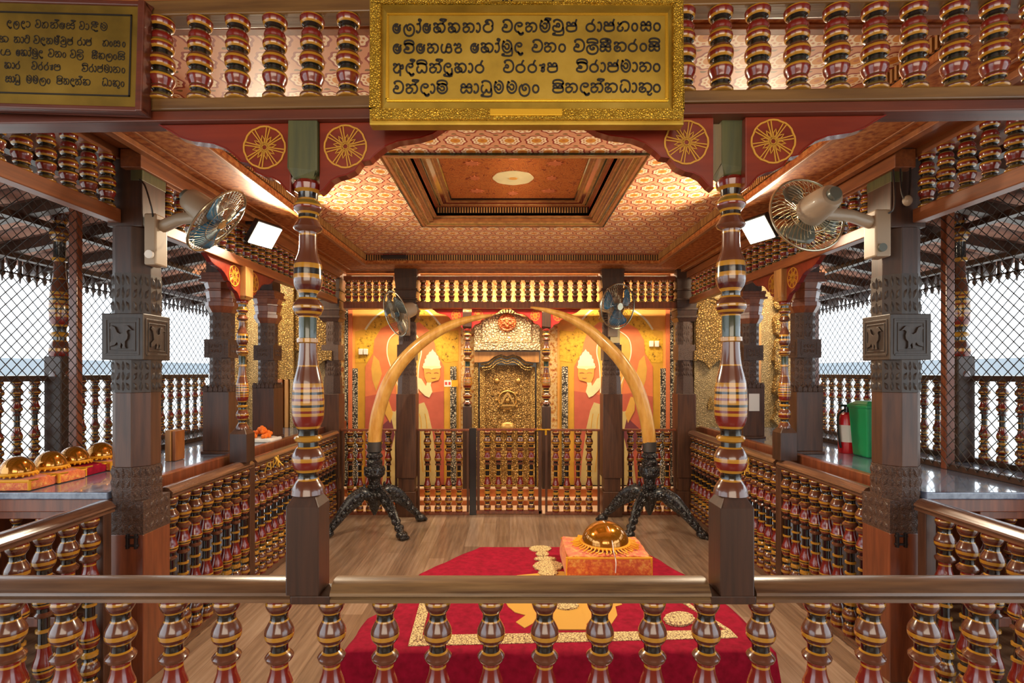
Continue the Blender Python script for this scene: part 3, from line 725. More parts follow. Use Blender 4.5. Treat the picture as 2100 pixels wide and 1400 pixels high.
# ------------------------------------------------------------------ gallery pillars, mesh screens, outer balustrades, roofs
def gallery_pillar(label, cx, cy, sx, w=.185, z0=.92, group='gallery pillars', notice=False):
    r = root('carved_pillar', (cx, cy, z0), label, 'pillar', group)
    mb = MB(); mb.box(cx-w*.55, cx+w*.55, cy-w*.55, cy+w*.55, z0, z0+.02); mb.box(cx-w/2, cx+w/2, cy-w/2, cy+w/2, z0+.02, 1.36); mb.build('base', 'post_wood', r, .004)
    mb = MB()
    for k in range(4):
        n = Vector((math.cos(k*PI/2), math.sin(k*PI/2), 0)); t = Vector((-n.y, n.x, 0))
        for q in range(5):
            u0 = (q-2)*w*.19
            c0 = Vector((cx, cy, 1.36))+n*(w*.47)+t*u0
            mb.prism([(-.014, 0), (.014, 0), (.016, .02), (0, .045), (-.016, .02)], lambda u, v, s: c0+t*u+n*(.012*s-.002)+Vector((0, 0, v)))
    mb.frust(cx, cy, 1.355, 1.375, w, w*.85, 4)
    mb.build('leaf_crest', 'carved_wood', r)
    mb = MB(); mb.frust(cx, cy, 1.37, 1.60, w*.78, w*.78, 8)
    for c0, t, n in faces_of(cx, cy, w*.78, 8): leaves(mb, c0+Vector((0, 0, 1.49)), t, n, .055, .2, 2, 4)
    mb.build('carved_shaft', 'carved_wood', r)
    mb = MB(); mb.frust(cx, cy, 1.73, 1.92, w*.78, w*.8, 8)
    for c0, t, n in faces_of(cx, cy, w*.79, 8): leaves(mb, c0+Vector((0, 0, 1.825)), t, n, .055, .17, 2, 3)
    mb.build('carved_shaft', 'carved_wood', r)
    mb = MB(); mb.box(cx-w*.46, cx+w*.46, cy-w*.46, cy+w*.46, 1.60, 1.73)
    for c0, t, n in faces_of(cx, cy, w*.92, 4):
        ribbon(mb, [(-.055, -.045), (.055, -.045), (.055, .045), (-.055, .045), (-.055, -.045)], .008, lambda u, v, s: c0+t*u+n*(.004*s-.001)+Vector((0, 0, 1.665+v))); leaves(mb, c0+Vector((0, 0, 1.665)), t, n, .085, .07, 4, 2)
    mb.build('carved_block', 'carved_wood', r)
    mb = MB()
    for za, zb_, wa, wb_ in ((1.92, 1.965, .84, 1.12), (1.965, 1.995, 1.12, 1.12), (1.995, 2.02, 1.0, 1.0), (2.02, 2.07, 1.02, 1.1), (2.07, 2.085, 1.16, 1.16),
                             (2.085, 2.13, 1.05, 1.2), (2.13, 2.15, 1.2, 1.2), (2.15, 2.175, 1.06, 1.06), (2.175, 2.20, 1.1, 1.1)):
        mb.frust(cx, cy, za, zb_, w*wa, w*wb_, 8 if za < 2.1 else 4)
    mb.build('stepped_capital', 'red_wood', r, .002)
    mb = MB(); mb.box(cx-w*.42, cx+w*.42, cy-w*.42, cy+w*.42, 2.20, 2.56); mb.build('head', 'post_wood', r, .004)
    return r
gallery_pillar('nearer gallery pillar on the left shelf, in front of the wire mesh end', -2.07, 3.80, -1)
gallery_pillar('nearer gallery pillar on the right shelf, beyond the green bin', 2.115, 3.80, 1)
gallery_pillar('farther gallery pillar on the left shelf, beside the orange garland cushion', -2.12, 4.62, -1)
gallery_pillar('farther gallery pillar on the right shelf, with white notice', 2.12, 4.66, 1)
nb = MB(); nb.box(2.075, 2.165, 4.562, 4.566, 1.16, 1.31); tag(nb.build('notice', 'paper_white'), 'white paper notice on the farther gallery pillar', 'notice', kind='thing')

def wire_mesh(name, x, y0, y1, z0, z1, parent, pitch=.062, r=.0028):
    mb = MB(); Hh = z1-z0; Ln = y1-y0
    s = -Hh
    while s < Ln:
        for flip in (0, 1):
            a0, a1 = max(0, s), min(Ln, s+Hh)
            if a1-a0 > .02:
                p, q = (a0, a0-s), (a1, a1-s)
                if flip: p, q = (p[0], Hh-p[1]), (q[0], Hh-q[1])
                mb.tube([(x+.003*(1 if flip else -1), y0+p[0], z0+p[1]), (x+.003*(1 if flip else -1), y0+q[0], z0+q[1])], r, 4, cap=False)
        s += pitch
    return mb.build(name, 'wire_steel', parent)
for sx in (-1, 1):
    side = 'left' if sx < 0 else 'right'
    x = sx*2.62
    r = root('mesh_screen', (x, 3.2, .92), 'wire mesh screen in wooden frame standing on the %s shelf' % side, 'mesh screen', 'gallery mesh screens')
    mb = MB()
    for y in ((3.18, 4.66) if sx < 0 else (3.15, 4.52)):
        pb = MB(); pb.box(x-.025, x+.025, y-.022, y+.022, .92, 2.52); pb.build('frame_post', 'red_wood', r, .004)
    pb = MB(); pb.box(x-.022, x+.022, 2.6, 4.7, .92, .955); pb.build('bottom_bar', 'dark_wood', r, .004)
    wire_mesh('wire_mesh', x-sx*.026, 2.56, 4.64 if sx < 0 else 4.5, .94, 2.50, r)
    xo = sx*3.0
    balustrade('balustrade', 'outer gallery balustrade seen through the %s wire mesh' % side, (xo, 2.3), (xo, 5.2), 1.475, .92, 24, 'outer', 12, 'dark_wood', railh=.035, bottom=.03,
               topbox=True, bw=.06, group='outer gallery balustrades')
    yo = 3.43
    r = root('turned_column', (xo, yo, .92), 'tall dark turned column behind the %s wire mesh' % side, 'column', 'outer gallery columns')
    xo2 = sx*2.93
    mb = MB(); mb.box(xo2-.055, xo2+.055, yo-.055, yo+.055, .92, 1.60); mb.build('base_block', 'dark_wood', r, .005)
    L = 1.03; mb = MB(); keys = [(t*L, r_*L*1.15, 'k' if c in 'go' else c) for t, r_, c in COLN[20:]]
    t0 = keys[0][0]; Lk = keys[-1][0]-t0
    mb.lathe([(1.47+Lk*1.5-(t-t0)*1.5, r_, c) for t, r_, c in profile(keys)], 20, (xo2, yo, 0)); mb.build('turned_shaft', LAC, r)
    mb = MB(); mb.box(xo2-.05, xo2+.05, yo-.05, yo+.05, 1.47+Lk*1.5-.01, 2.62); mb.build('head', 'post_wood', r, .004)
    # tiled roof over the gallery, with rafters and the cut-out eaves board
    rf = root('roof', (sx*2.8, 3.5, 2.4), kind='structure')
    zr = lambda xx: 2.72-(abs(xx)-1.9)*.20
    mb = MB(); xa, xb = sx*1.95, sx*3.85
    mb.add([(xa, 0.5, zr(xa)), (xb, 0.5, zr(xb)), (xb, 8, zr(xb)), (xa, 8, zr(xa)), (xa, 0.5, zr(xa)+.05), (xb, 0.5, zr(xb)+.05), (xb, 8, zr(xb)+.05), (xa, 8, zr(xa)+.05)],
           [(0, 3, 2, 1), (4, 5, 6, 7), (0, 1, 5, 4), (1, 2, 6, 5), (2, 3, 7, 6), (3, 0, 4, 7)])
    mb.build('tiles', 'roof_tiles', rf)
    y = 1.2
    while y < 7:
        mb = MB(); w = .035
        mb.add([(xa, y-w, zr(xa)-.075), (xb, y-w, zr(xb)-.075), (xb, y+w, zr(xb)-.075), (xa, y+w, zr(xa)-.075), (xa, y-w, zr(xa)), (xb, y-w, zr(xb)), (xb, y+w, zr(xb)), (xa, y+w, zr(xa))],
               [(0, 3, 2, 1), (4, 5, 6, 7), (0, 1, 5, 4), (1, 2, 6, 5), (2, 3, 7, 6), (3, 0, 4, 7)])
        mb.build('rafter', 'dark_wood', rf); y += .5
    for xx in (2.35, 2.95, 3.5):
        mb = MB(); mb.box(sx*xx-.03, sx*xx+.03, .6, 7.8, zr(xx)-.10, zr(xx)-.06); mb.build('purlin', 'dark_wood', rf)
    # eaves board: row of cut-out hearts and spikes
    ev = root('eaves_board', (sx*3.7, 3.5, 2.1), 'dark cut-out wooden eaves fringe hanging outside the %s gallery' % side, 'eaves board', 'cut-out eaves boards')
    xe = sx*3.7; mb = MB(); mb.box(xe-.012, xe+.012, .8, 7.6, 2.36, 2.44); mb.build('board', 'dark_wood', ev)
    mb = MB(); y = .9
    while y < 7.5:
        f = lambda u, v, s: (xe-.006+.012*s, y+u, 2.365+v*1.15)
        mb.prism([(-.012, .005), (.012, .005), (.012, -.10), (.022, -.125), (.006, -.14), (0, -.175), (-.006, -.14), (-.022, -.125), (-.012, -.10)], f)
        f2 = lambda u, v, s: (xe-.006+.012*s, y+.07+u, 2.365+v*1.15)
        mb.prism([(-.035, .005), (.035, .005), (.040, -.035), (.028, -.07), (0, -.105), (-.028, -.07), (-.040, -.035)], f2)
        mb.prism([(-.006, -.10), (.006, -.10), (.018, -.135), (0, -.16), (-.018, -.135)], f2)
        mb.prism([(-.07, -.108), (.07, -.108), (.07, -.118), (-.07, -.118)], f2)
        y += .14
    mb.build('fringe', 'dark_wood', ev)
# far court: ground, low wall and pale building band
mb = MB(); mb.box(-40, -3.4, -20, 50, -.3, -.1); mb.box(3.6, 40, -20, 50, -.3, -.1); tag(mb.build('ground', 'ground_stone'), kind='structure')
for sx in (-1, 1):
    mb = MB(); mb.box(sx*9-.2, sx*9+.2, 2, 26, -.1, 1.44); tag(mb.build('boundary_wall', 'plaster_white'), kind='structure')
    mb = MB(); mb.box(sx*9-.3, sx*9+.3, 2, 26, 1.44, 1.74); tag(mb.build('boundary_wall_coping', 'plaster_grey'), kind='structure')

# ------------------------------------------------------------------ gilded ends of the galleries
def gilded_end(sx, num):
    Y = 5.5; r = root('door_%d' % num, (sx*2.4, Y, .92), kind='structure')
    x0, x1 = (1.93, 3.12) if sx > 0 else (1.86, 3.12)
    b = lambda xa, xb, ya, yb, za, zb_, mt, nm, bev=.004: (lambda m_: (m_.box(min(sx*xa, sx*xb), max(sx*xa, sx*xb), ya, yb, za, zb_), m_.build(nm, mt, r, bev))[1])(MB())
    b(x0, x1, Y, Y+.12, .92, 2.62, 'gold_dull', 'backing', 0)
    b(x0+.01, 2.235, Y-.02, Y, 1.72, 2.26, 'gold_relief', 'upper_panel')
    # ogee arch over the niche
    mb = MB(); pts = [(-.165, .17), (-.165, .06), (-.12, .075), (-.07, .055), (-.03, .015), (0, -.03), (.03, .015), (.07, .055), (.12, .075), (.165, .06), (.165, .17)]
    mb.prism(pts, lambda u, v, s: (sx*(x0+.145)+u, Y-.03-.02*s, 1.55+v)); mb.build('ogee_arch', 'gold_relief', r, .004)
    mb = MB(); c = (sx*(x0+.15), Y, 2.20)
    for R_, w in ((.16, .018), (.12, .012)):
        ribbon(mb, [(R_*math.cos(a*PI/16), R_*1.1*math.sin(a*PI/16)-.1) for a in range(17)], w, lambda u, v, s: (c[0]+u, Y-.02-.014*s, c[2]+v))
    mb.build('round_arch', 'gold_fine', r)
    mb = MB()
    mb.prism([(-.03, -.06), (.03, -.06), (.035, 0), (0, .09), (-.035, 0)], lambda u, v, s: (sx*(x0+.17)+u, Y-.012*s, 1.16+v)); mb.build('flame_boss', 'gold_fine', r, .006)
    b(2.235, 2.40, Y-.05, Y, 1.42, 2.42, 'gold_fine', 'carved_strip'); b(2.235, 2.27, Y-.06, Y, .92, 1.42, 'gold_dull', 'frame_strip'); b(2.29, 2.33, Y-.05, Y, .92, 1.42, 'pale_wood', 'frame_strip')
    b(2.35, 2.40, Y-.06, Y, .92, 1.42, 'frame_wood', 'frame_strip'); b(2.40, 2.44, Y-.07, Y, .92, 2.5, 'frame_wood', 'door_frame')
    b(2.44, 2.62, Y-.02, Y, .92, 2.5, 'pale_wood', 'door_leaf')
    mb = MB(); pts = []
    for k in range(28):
        z = .95+k*.056; w = .05+.022*math.sin(k*1.1)+.012*math.sin(k*2.3)
        pts.append((w, z))
    poly = [(.0, .95)]+pts+[(.0, pts[-1][1])]
    mb.prism(poly, lambda u, v, s: (sx*(2.84-u*1.6), Y-.07*s, v)); mb.build('figure_jamb', 'gold_relief', r, .006)
    mb = MB()
    for k, (z, rr) in enumerate(((1.15, .05), (1.32, .038), (1.55, .055), (1.78, .045), (2.0, .055), (2.2, .04))):
        mb.ball((sx*(2.79-.02*(k % 2)), Y-.06, z), (rr, .03, rr*1.5), 10, 6)
    mb.build('figure_boss', 'gold_relief', r)
    b(2.88, 2.98, Y-.06, Y, .92, 2.5, 'gold_dull', 'door_frame')
gilded_end(-1, 2); gilded_end(1, 3)

# ------------------------------------------------------------------ back row: pillars, balustrade, gate, upper balustrade
YB = 5.53; bx = lambda px, Y=YB: (px-VX)*Y/F; bz = lambda py, Y=YB: H+(VY-py)*Y/F
def back_pillar(label, cx, cy, w, grp, carved_all=False):
    r = root('carved_pillar', (cx, cy, 0), label, 'pillar', grp)
    mb = MB(); mb.box(cx-w/2, cx+w/2, cy-w/2, cy+w/2, 0, .26); mb.box(cx-w*.42, cx+w*.42, cy-w*.42, cy+w*.42, .26, .40); mb.box(cx-w/2, cx+w/2, cy-w/2, cy+w/2, .40, 1.27)
    mb.build('base', 'post_wood', r, .005)
    mb = MB(); mb.frust(cx, cy, 1.27, 1.45, w*.99, w*.92, 8); mb.frust(cx, cy, 1.78, 2.02, w*.86, w*.86, 8); mb.box(cx-w*.46, cx+w*.46, cy-w*.46, cy+w*.46, 1.62, 1.78)
    mb.frust(cx, cy, 1.45, 1.62, w*.84, w*.84, 8)
    for c0, t, n in faces_of(cx, cy, w*.85, 8):
        leaves(mb, c0+Vector((0, 0, 1.53)), t, n, .06, .15, 3, 3); leaves(mb, c0+Vector((0, 0, 1.90)), t, n, .06, .2, 3, 3)
    mb.build('carved_shaft', 'carved_wood', r)
    mb = MB()
    for za, zb_, wa, wb_ in ((2.02, 2.06, .86, 1.1), (2.06, 2.08, 1.14, 1.14), (2.08, 2.14, .98, 1.1), (2.14, 2.16, 1.16, 1.16), (2.16, 2.24, 1.0, 1.08), (2.24, 2.26, 1.18, 1.18),
                             (2.26, 2.34, 1.02, 1.1), (2.34, 2.36, 1.2, 1.2), (2.36, 2.44, 1.05, 1.12), (2.44, 2.56, 1.12, 1.16)):
        mb.frust(cx, cy, za, zb_, w*wa, w*wb_, 4)
    mb.build('stepped_capital', 'dark_wood', r, .002)
    return r
back_pillar('brown carved pillar behind the left tusk, carrying a small fan', bx(836), YB, .20, 'back row pillars')
back_pillar('brown carved pillar behind the right tusk, carrying the blue fan', bx(1253), YB, .20, 'back row pillars')
back_pillar('carved corner pillar where the left side balustrade meets the back row', bx(681), YB+.02, .19, 'back row pillars')
back_pillar('carved corner pillar where the right side balustrade meets the back row', bx(1404), YB+.02, .19, 'back row pillars')
for label, a, b_, n, pa, pb_ in (('short back balustrade between the left corner pillar and the left tusk pillar', 700, 815, 5, .0, .0),
                            ('back balustrade between the left tusk pillar and the gate', 856, 962, 4, .03, .0),
                            ('back balustrade between the gate and the right tusk pillar', 1118, 1230, 4, .03, .03),
                            ('short back balustrade between the right tusk pillar and the right corner pillar', 1275, 1386, 5, .0, .0)):
    L = bx(b_)-bx(a)
    ps = [(.012, .024, .885), (L-.012, .024, .885)]
    balustrade('balustrade', label, (bx(a), YB), (bx(b_), YB), .90, .0, n, seg=12, railmat='red_wood', railh=.022, bottom=.03, topbox=True, posts=ps, bw=.04, inset=.95, group='back row balustrades')
g = balustrade('gate', 'low baluster gate with gold latch in front of the golden door', (bx(977), YB), (bx(1112), YB), .905, .012, 5, seg=14, railmat='red_wood', railh=.022, bottom=.035, topbox=True,
           posts=((.02, .03, .89), (.667, .035, .89)), bw=.035, inset=1.0, cat='gate')
mb = MB(); mb.tube([(bx(1100), YB-.035, .895), (bx(1128), YB-.035, .895)], .008, 8); mb.box(bx(1117), bx(1121), YB-.04, YB-.03, .84, .895); mb.build('latch', 'bright_brass', g)
mb = MB(); mb.box(bx(963), bx(977), YB-.02, YB+.02, 0, .91); gp = mb.build('gate_post', 'black_iron', None, .004); tag(gp, 'dark green gate post on the left of the baluster gate', 'post', kind='thing')
for label, a, b_, n in (('upper back balustrade between the left corner pillar and left tusk pillar', 706, 808, 7), ('long upper back balustrade above the golden door', 856, 1230, 19),
                        ('upper back balustrade between the right tusk pillar and right corner pillar', 1277, 1385, 7)):
    balustrade('balustrade', label, (bx(a), YB), (bx(b_), YB), 2.50, 2.165, n, 'up', 12, 'red_wood', railh=.045, bottom=.065, topbox=True, bw=.06, inset=.6, group='upper back balustrades')

# ------------------------------------------------------------------ golden door and its little columns
YD = 6.12; dx = lambda px: (px-VX)*YD/F; dz = lambda py: H+(VY-py)*YD/F
d = root('door_1', (dx(1041), YD, .17), kind='structure')
def dbox(px0, px1, py0, py1, ya, yb, mt, nm, bev=.004):
    mb = MB(); mb.box(dx(px0), dx(px1), ya, yb, dz(py1), dz(py0)); return mb.build(nm, mt, d, bev)
dbox(973, 1108, 718, 996, YD+.02, YD+.075, 'black_iron', 'reveal', 0)
dbox(972, 981, 744, 996, YD-.05, YD+.05, 'gold_fine', 'outer_frame'); dbox(1100, 1108, 744, 996, YD-.05, YD+.05, 'gold_fine', 'outer_frame')
dbox(984, 994, 752, 996, YD-.03, YD+.05, 'gold_fine', 'inner_frame'); dbox(1088, 1097, 752, 996, YD-.03, YD+.05, 'gold_fine', 'inner_frame')
leaf = dbox(994, 1088, 748, 996, YD-.01, YD+.04, 'gold_relief', 'door_leaf', 0)
mb = MB()
S = lambda u, v, s: (dx(950+u/5.184), YD-.055+(-.02)*s, dz(620+v/5.184))
top = [(118, 640), (180, 640), (270, 628), (330, 580), (400, 555), (465, 575), (530, 555), (600, 580), (660, 628), (750, 640), (805, 640), (805, 525), (118, 525)]
mb.prism(top, S); mb.build('arched_head', 'pale_wood', d, .003)
mb = MB()
for off, w in ((18, 22), (52, 14), (78, 10)):
    ribbon(mb, smooth_pts([(p[0]+(465-p[0])*off/700, p[1]+off) for p in top[1:10]], 4), w, lambda u, v, s: (dx(950+u/5.184), YD-.02-off*.0001-.03*s, dz(620+v/5.184)))
mb.build('arch_moulding', 'gold_fine', d)
dbox(973, 1107, 706, 719, YD-.09, YD, 'silver_relief', 'cornice')
mb = MB(); mb.prism([(118, 512), (195, 435), (730, 435), (805, 512)], lambda u, v, s: (dx(950+u/5.184), YD-.03-.078*s, dz(620+v/5.184))); mb.build('sloped_cornice', 'silver_relief', d, .004)
mb = MB(); mb.prism([(118, 500), (118, 260), (190, 230), (205, 190), (270, 165), (330, 130), (465, 108), (590, 130), (650, 165), (720, 190), (735, 230), (808, 250), (808, 500)],
                    lambda u, v, s: (dx(950+u/5.184), YD+.02-.05*s, dz(620+v/5.184))); mb.build('silver_tympanum', 'silver_relief', d, .003)
mb = MB(); mb.prism([(205, 425), (205, 230), (285, 170), (465, 125), (640, 170), (720, 230), (720, 425)], lambda u, v, s: (dx(950+u/5.184), YD-.03-.02*s, dz(620+v/5.184)))
mb.build('tympanum_panel', 'silver_relief', d, .004)
# sun-ray medallion with a round lion-like face (plain generic face)
cxm, czm = dx(1040), dz(662); mb = MB()
mb.lathe([(0, .105, 0), (.015, .105, 0), (.028, .092, 0), (.02, .075, 0), (.03, .06, 0), (.04, .03, 0), (.043, .001, 0)], 24)
for v in mb.v: v[:] = (cxm+v.x, YD-.05-v.z, czm+v.y)
for ox, oz, rr in ((-.03, .025, .014), (.03, .025, .014), (0, -.005, .016), (0, -.04, .022), (-.045, -.02, .02), (.045, -.02, .02)):
    mb.ball((cxm+ox, YD-.088, czm+oz), (rr, .014, rr*.8), 10, 6)
mb.build('face_medallion', 'copper_relief', d)
mb = MB()
for k in range(26):
    a = 2*PI*k/26; ribbon(mb, [(.11*math.cos(a), .11*math.sin(a)), (.15*math.cos(a), .15*math.sin(a))], .014, lambda u, v, s: (cxm+u, YD-.045-.012*s, czm+v))
mb.build('sun_rays', 'silver_relief', d)
# bosses on the door leaf
mb = MB()
for px, py, rr in ((1019, 781, .03), (1063, 781, .03)): mb.ball((dx(px), YD-.012, dz(py)), (rr, .02, rr), 12, 8)
mb.tube([(dx(1041)+.105*math.cos(q*PI/12), YD-.012, dz(820)+.105*math.sin(q*PI/12)) for q in range(24)], .010, 6, closed=True); mb.ball((dx(1041), YD-.01, dz(877)), (.09, .03, .07), 20, 8)
for q in range(10): 
    mb.ball((dx(1041)+.13*math.cos(q*PI/5), YD-.01, dz(820)+.13*math.sin(q*PI/5)), (.018, .012, .018), 8, 5)
mb.build('boss', 'boss_gold', leaf)
mb = MB(); ribbon(mb, [(-.085, -.06), (-.02, .06), (0, .085), (.02, .06), (.085, -.06), (-.085, -.06)], .024, lambda u, v, s: (dx(1041)+u, YD-.025-.012*s, dz(820)+v))
mb.ball((dx(1041), YD-.02, dz(820)-.005), (.03, .014, .03), 12, 6); mb.build('triangle_relief', 'boss_gold', leaf)
mb = MB()
for k in range(70):                                    # scrolling vines in relief
    px, py = random.uniform(1000, 1082), random.uniform(756, 990)
    if abs(px-1041) < 26 and (800 < py < 845 or 860 < py < 890): continue
    R = random.uniform(.014, .024); a0 = random.uniform(0, 6.28)
    pts = [((R*(1-t/14))*math.cos(a0+t*.65), (R*(1-t/14))*math.sin(a0+t*.65)) for t in range(12)]
    ribbon(mb, pts, .006, lambda u, v, s: (dx(px)+u, YD-.009-.008*s, dz(py)+v))
mb.build('vine_relief', 'boss_gold', leaf)
for px, sx, nm in ((960, -1, 'left'), (1119, 1, 'right')):
    turned_column('turned_column', 'small turned column on the %s side of the golden door' % nm, dx(px), YD-.10, .17, bz(828, YD-.1), bz(674, YD-.1), bz(640, YD-.1), .10, .10, 16, 'door columns', capmat='dark_wood', rs=1.25)
    for dd in (-1, 1):
        bracket('bracket', 'red lintel bracket with wheel, %s of the %s door column' % ('left' if dd < 0 else 'right', nm), (dx(px)+dd*.05, YD-.09, bz(633, YD-.1)), (dd, 0, 0), (0, -1, 0), .03, 1.15, .92,
                (.085, -.068, .055), 'lintel_red', 'door lintel brackets')
mb = MB(); mb.box(-1.95, 1.95, YD-.16, YD-.04, bz(634, YD-.1), bz(626, YD-.1)); tag(mb.build('trim_9', 'red_wood', None, .004), kind='structure')

# ------------------------------------------------------------------ wall paintings
YW = 6.198; wx = lambda px: (px-VX)*YW/F; wz = lambda py: H+(VY-py)*YW/F
def mural(flip, label):
    m_ = (lambda px: px) if not flip else (lambda px: 2088-px)
    r = root('wall_painting', (wx(m_(832)), YW, .17), label, 'wall painting', 'guardian murals')
    cnt = [0]
    def lay(nm, pts, mt, conv=True, order=None):
        cnt[0] += 1; k = order if order is not None else cnt[0]
        q = [(710+u/5.184, 620+v/5.184) for u, v in pts] if conv else pts
        if flip: q = q[::-1]
        mb = MB(); mb.prism([(wx(m_(a)), wz(b_)) for a, b_ in q], lambda u, v, s: (u, YW-.003-.0008*k*s, v)); return mb.build(nm, mt, r)
    def line(nm, pts, w, mt):
        cnt[0] += 1; k = cnt[0]; q = smooth_pts([(710+u/5.184, 620+v/5.184, 0) for u, v in pts], 5); mb = MB()
        ribbon(mb, [(wx(m_(p[0])), wz(p[1])) for p in q], w, lambda u, v, s: (u, YW-.003-.0008*k*s, v)); mb.build(nm, mt, r)
    lay('ground', [(720, 600), (945, 600), (945, 998), (720, 998)], 'paint_amber', False)
    lay('pillar_painting', [(95, 310), (190, 285), (300, 380), (290, 600), (200, 690), (200, 1950), (95, 1950)], 'paint_gold')
    lay('pillar_painting', [(940, 430), (1040, 310), (1190, 290), (1200, 1950), (1040, 1950), (1040, 680), (960, 540)], 'paint_gold')
    lay('arch_painting', [(200, 300), (270, 200), (380, 110), (520, 40), (640, 15), (760, 35), (900, 100), (1010, 250), (1060, 330), (960, 480), (900, 320), (760, 210), (620, 180), (480, 220), (370, 290), (300, 420), (280, 560), (190, 500)], 'paint_speckled')
    lay('capital_painting', [(100, 400), (240, 330), (285, 540), (215, 640), (100, 640)], 'paint_speckled'); lay('capital_painting', [(960, 420), (1060, 320), (1195, 300), (1195, 620), (1060, 640), (965, 560)], 'paint_speckled')
    line('arch_line', [(205, 290), (280, 185), (385, 100), (520, 40), (640, 18), (760, 40), (880, 100), (1010, 250)], .022, 'paint_white')
    lay('aureole', [(205, 1950), (205, 680), (290, 540), (300, 400), (370, 280), (480, 220), (620, 182), (780, 212), (900, 312), (940, 440), (952, 520), (1000, 600), (1040, 680), (1040, 1950)], 'paint_orange')
    lay('aureole_foot', [(205, 1950), (205, 1000), (400, 960), (700, 990), (1040, 940), (1040, 1950)], 'paint_red')
    lay('wing', [(295, 560), (350, 620), (382, 760), (320, 940), (280, 820), (268, 700)], 'paint_skin')
    lay('halo', [(540, 330), (460, 400), (440, 540), (480, 700), (530, 900), (560, 1200), (740, 1200), (765, 1000), (765, 800), (790, 560), (785, 430), (740, 340), (640, 295)], 'paint_amber')
    line('halo_line', [(560, 900), (505, 760), (478, 690), (437, 540), (455, 400), (540, 318), (640, 292), (735, 335), (788, 430), (800, 540), (775, 660), (765, 800), (762, 960)], .012, 'paint_white')
    lay('lower_robe', [(420, 1130), (520, 1160), (600, 1060), (700, 1100), (830, 1060), (870, 1150), (915, 1350), (960, 1700), (980, 1950), (380, 1950), (430, 1500), (500, 1300)], 'paint_cloth')
    lay('sash', [(350, 1340), (480, 1220), (520, 1400), (470, 1600), (300, 1500)], 'paint_purple'); lay('sash', [(395, 1010), (440, 1000), (500, 1180), (470, 1280), (400, 1150)], 'paint_skin')
    line('robe_fold', [(780, 1180), (800, 1300), (790, 1500), (820, 1800)], .008, 'paint_gold'); line('robe_fold', [(840, 1180), (860, 1300), (870, 1500), (900, 1800)], .008, 'paint_gold')
    lay('arm', [(770, 800), (800, 810), (850, 890), (862, 840), (912, 832), (900, 880), (918, 950), (885, 1010), (840, 990), (785, 935), (760, 900)], 'paint_cream')
    lay('face', [(826, 690), (1000, 690), (1002, 780), (985, 825), (930, 838), (900, 850), (860, 850), (835, 790)], 'paint_skin')
    lay('crown', [(818, 690), (824, 650), (838, 640), (836, 606), (852, 594), (856, 564), (876, 552), (886, 528), (906, 520), (920, 496), (934, 520), (952, 534), (962, 558), (980, 572), (984, 606), (1000, 622), (998, 650), (1008, 692)], 'paint_white')
    lay('crown_band', [(812, 676), (1012, 676), (1006, 700), (930, 706), (910, 716), (890, 704), (820, 700)], 'paint_cream')
    line('eye_line', [(850, 752), (880, 745), (905, 752)], .006, 'paint_red'); line('eye_line', [(935, 752), (960, 745), (985, 752)], .006, 'paint_red'); line('mouth_line', [(910, 800), (930, 806), (955, 800)], .006, 'paint_red')
    lay('ornament_strip', [(72, 700), (126, 700), (126, 1950), (72, 1950)], 'paint_checker'); lay('ornament_strip', [(1108, 680), (1172, 680), (1172, 1950), (1108, 1950)], 'paint_checker')
    lay('border_strip', [(28, 70), (70, 70), (70, 1950), (28, 1950)], 'paint_orange'); lay('border_strip', [(-8, 70), (22, 70), (22, 1950), (-8, 1950)], 'paint_checker')
    return r
mural(False, 'painted crowned guardian facing the door on the wall behind the left tusk')
mural(True, 'painted crowned guardian facing the door on the wall behind the right tusk')
for px0, px1, py0, py1, lab in ((913, 941, 779, 792, 'small red and yellow paper sign on the left mural'),):
    mb = MB(); mb.box(wx(px0), wx(px0)+.085, YW-.10, YW-.096, wz(py1), wz(py0)); mb.box(wx(px0)+.085, wx(px1), YW-.10, YW-.096, wz(py1), wz(py0), 1)
    mb.box(wx(px0)+.01, wx(px0)+.035, YW-.102, YW-.1, wz(py1)+.02, wz(py0)-.02, 2); mb.box(wx(px0)+.05, wx(px0)+.075, YW-.102, YW-.1, wz(py1)+.02, wz(py0)-.02, 2)
    mb.box(wx(px0)+.06, wx(px0)+.07, YW-.097, YW, wz(py1)+.03, wz(py0)-.03, 2)
    tag(mb.build('sign', ['paper_white', 'fringe_yellow', 'paper_red']), lab, 'sign', kind='thing')
for px, lab in ((741, 'pair of white switches on the left mural, first'), (751, 'pair of white switches on the left mural, second'), (1335, 'white switch on the right mural, nearer the door'), (1346, 'white switch on the right mural, farther from the door')):
    mb = MB(); yy = 721 if px < 1000 else 705
    mb.box(wx(px-4), wx(px+4), YW-.036, YW, wz(yy+6), wz(yy-6)); tag(mb.build('switch', 'white_paint', None, .004), lab, 'switch', kind='thing')
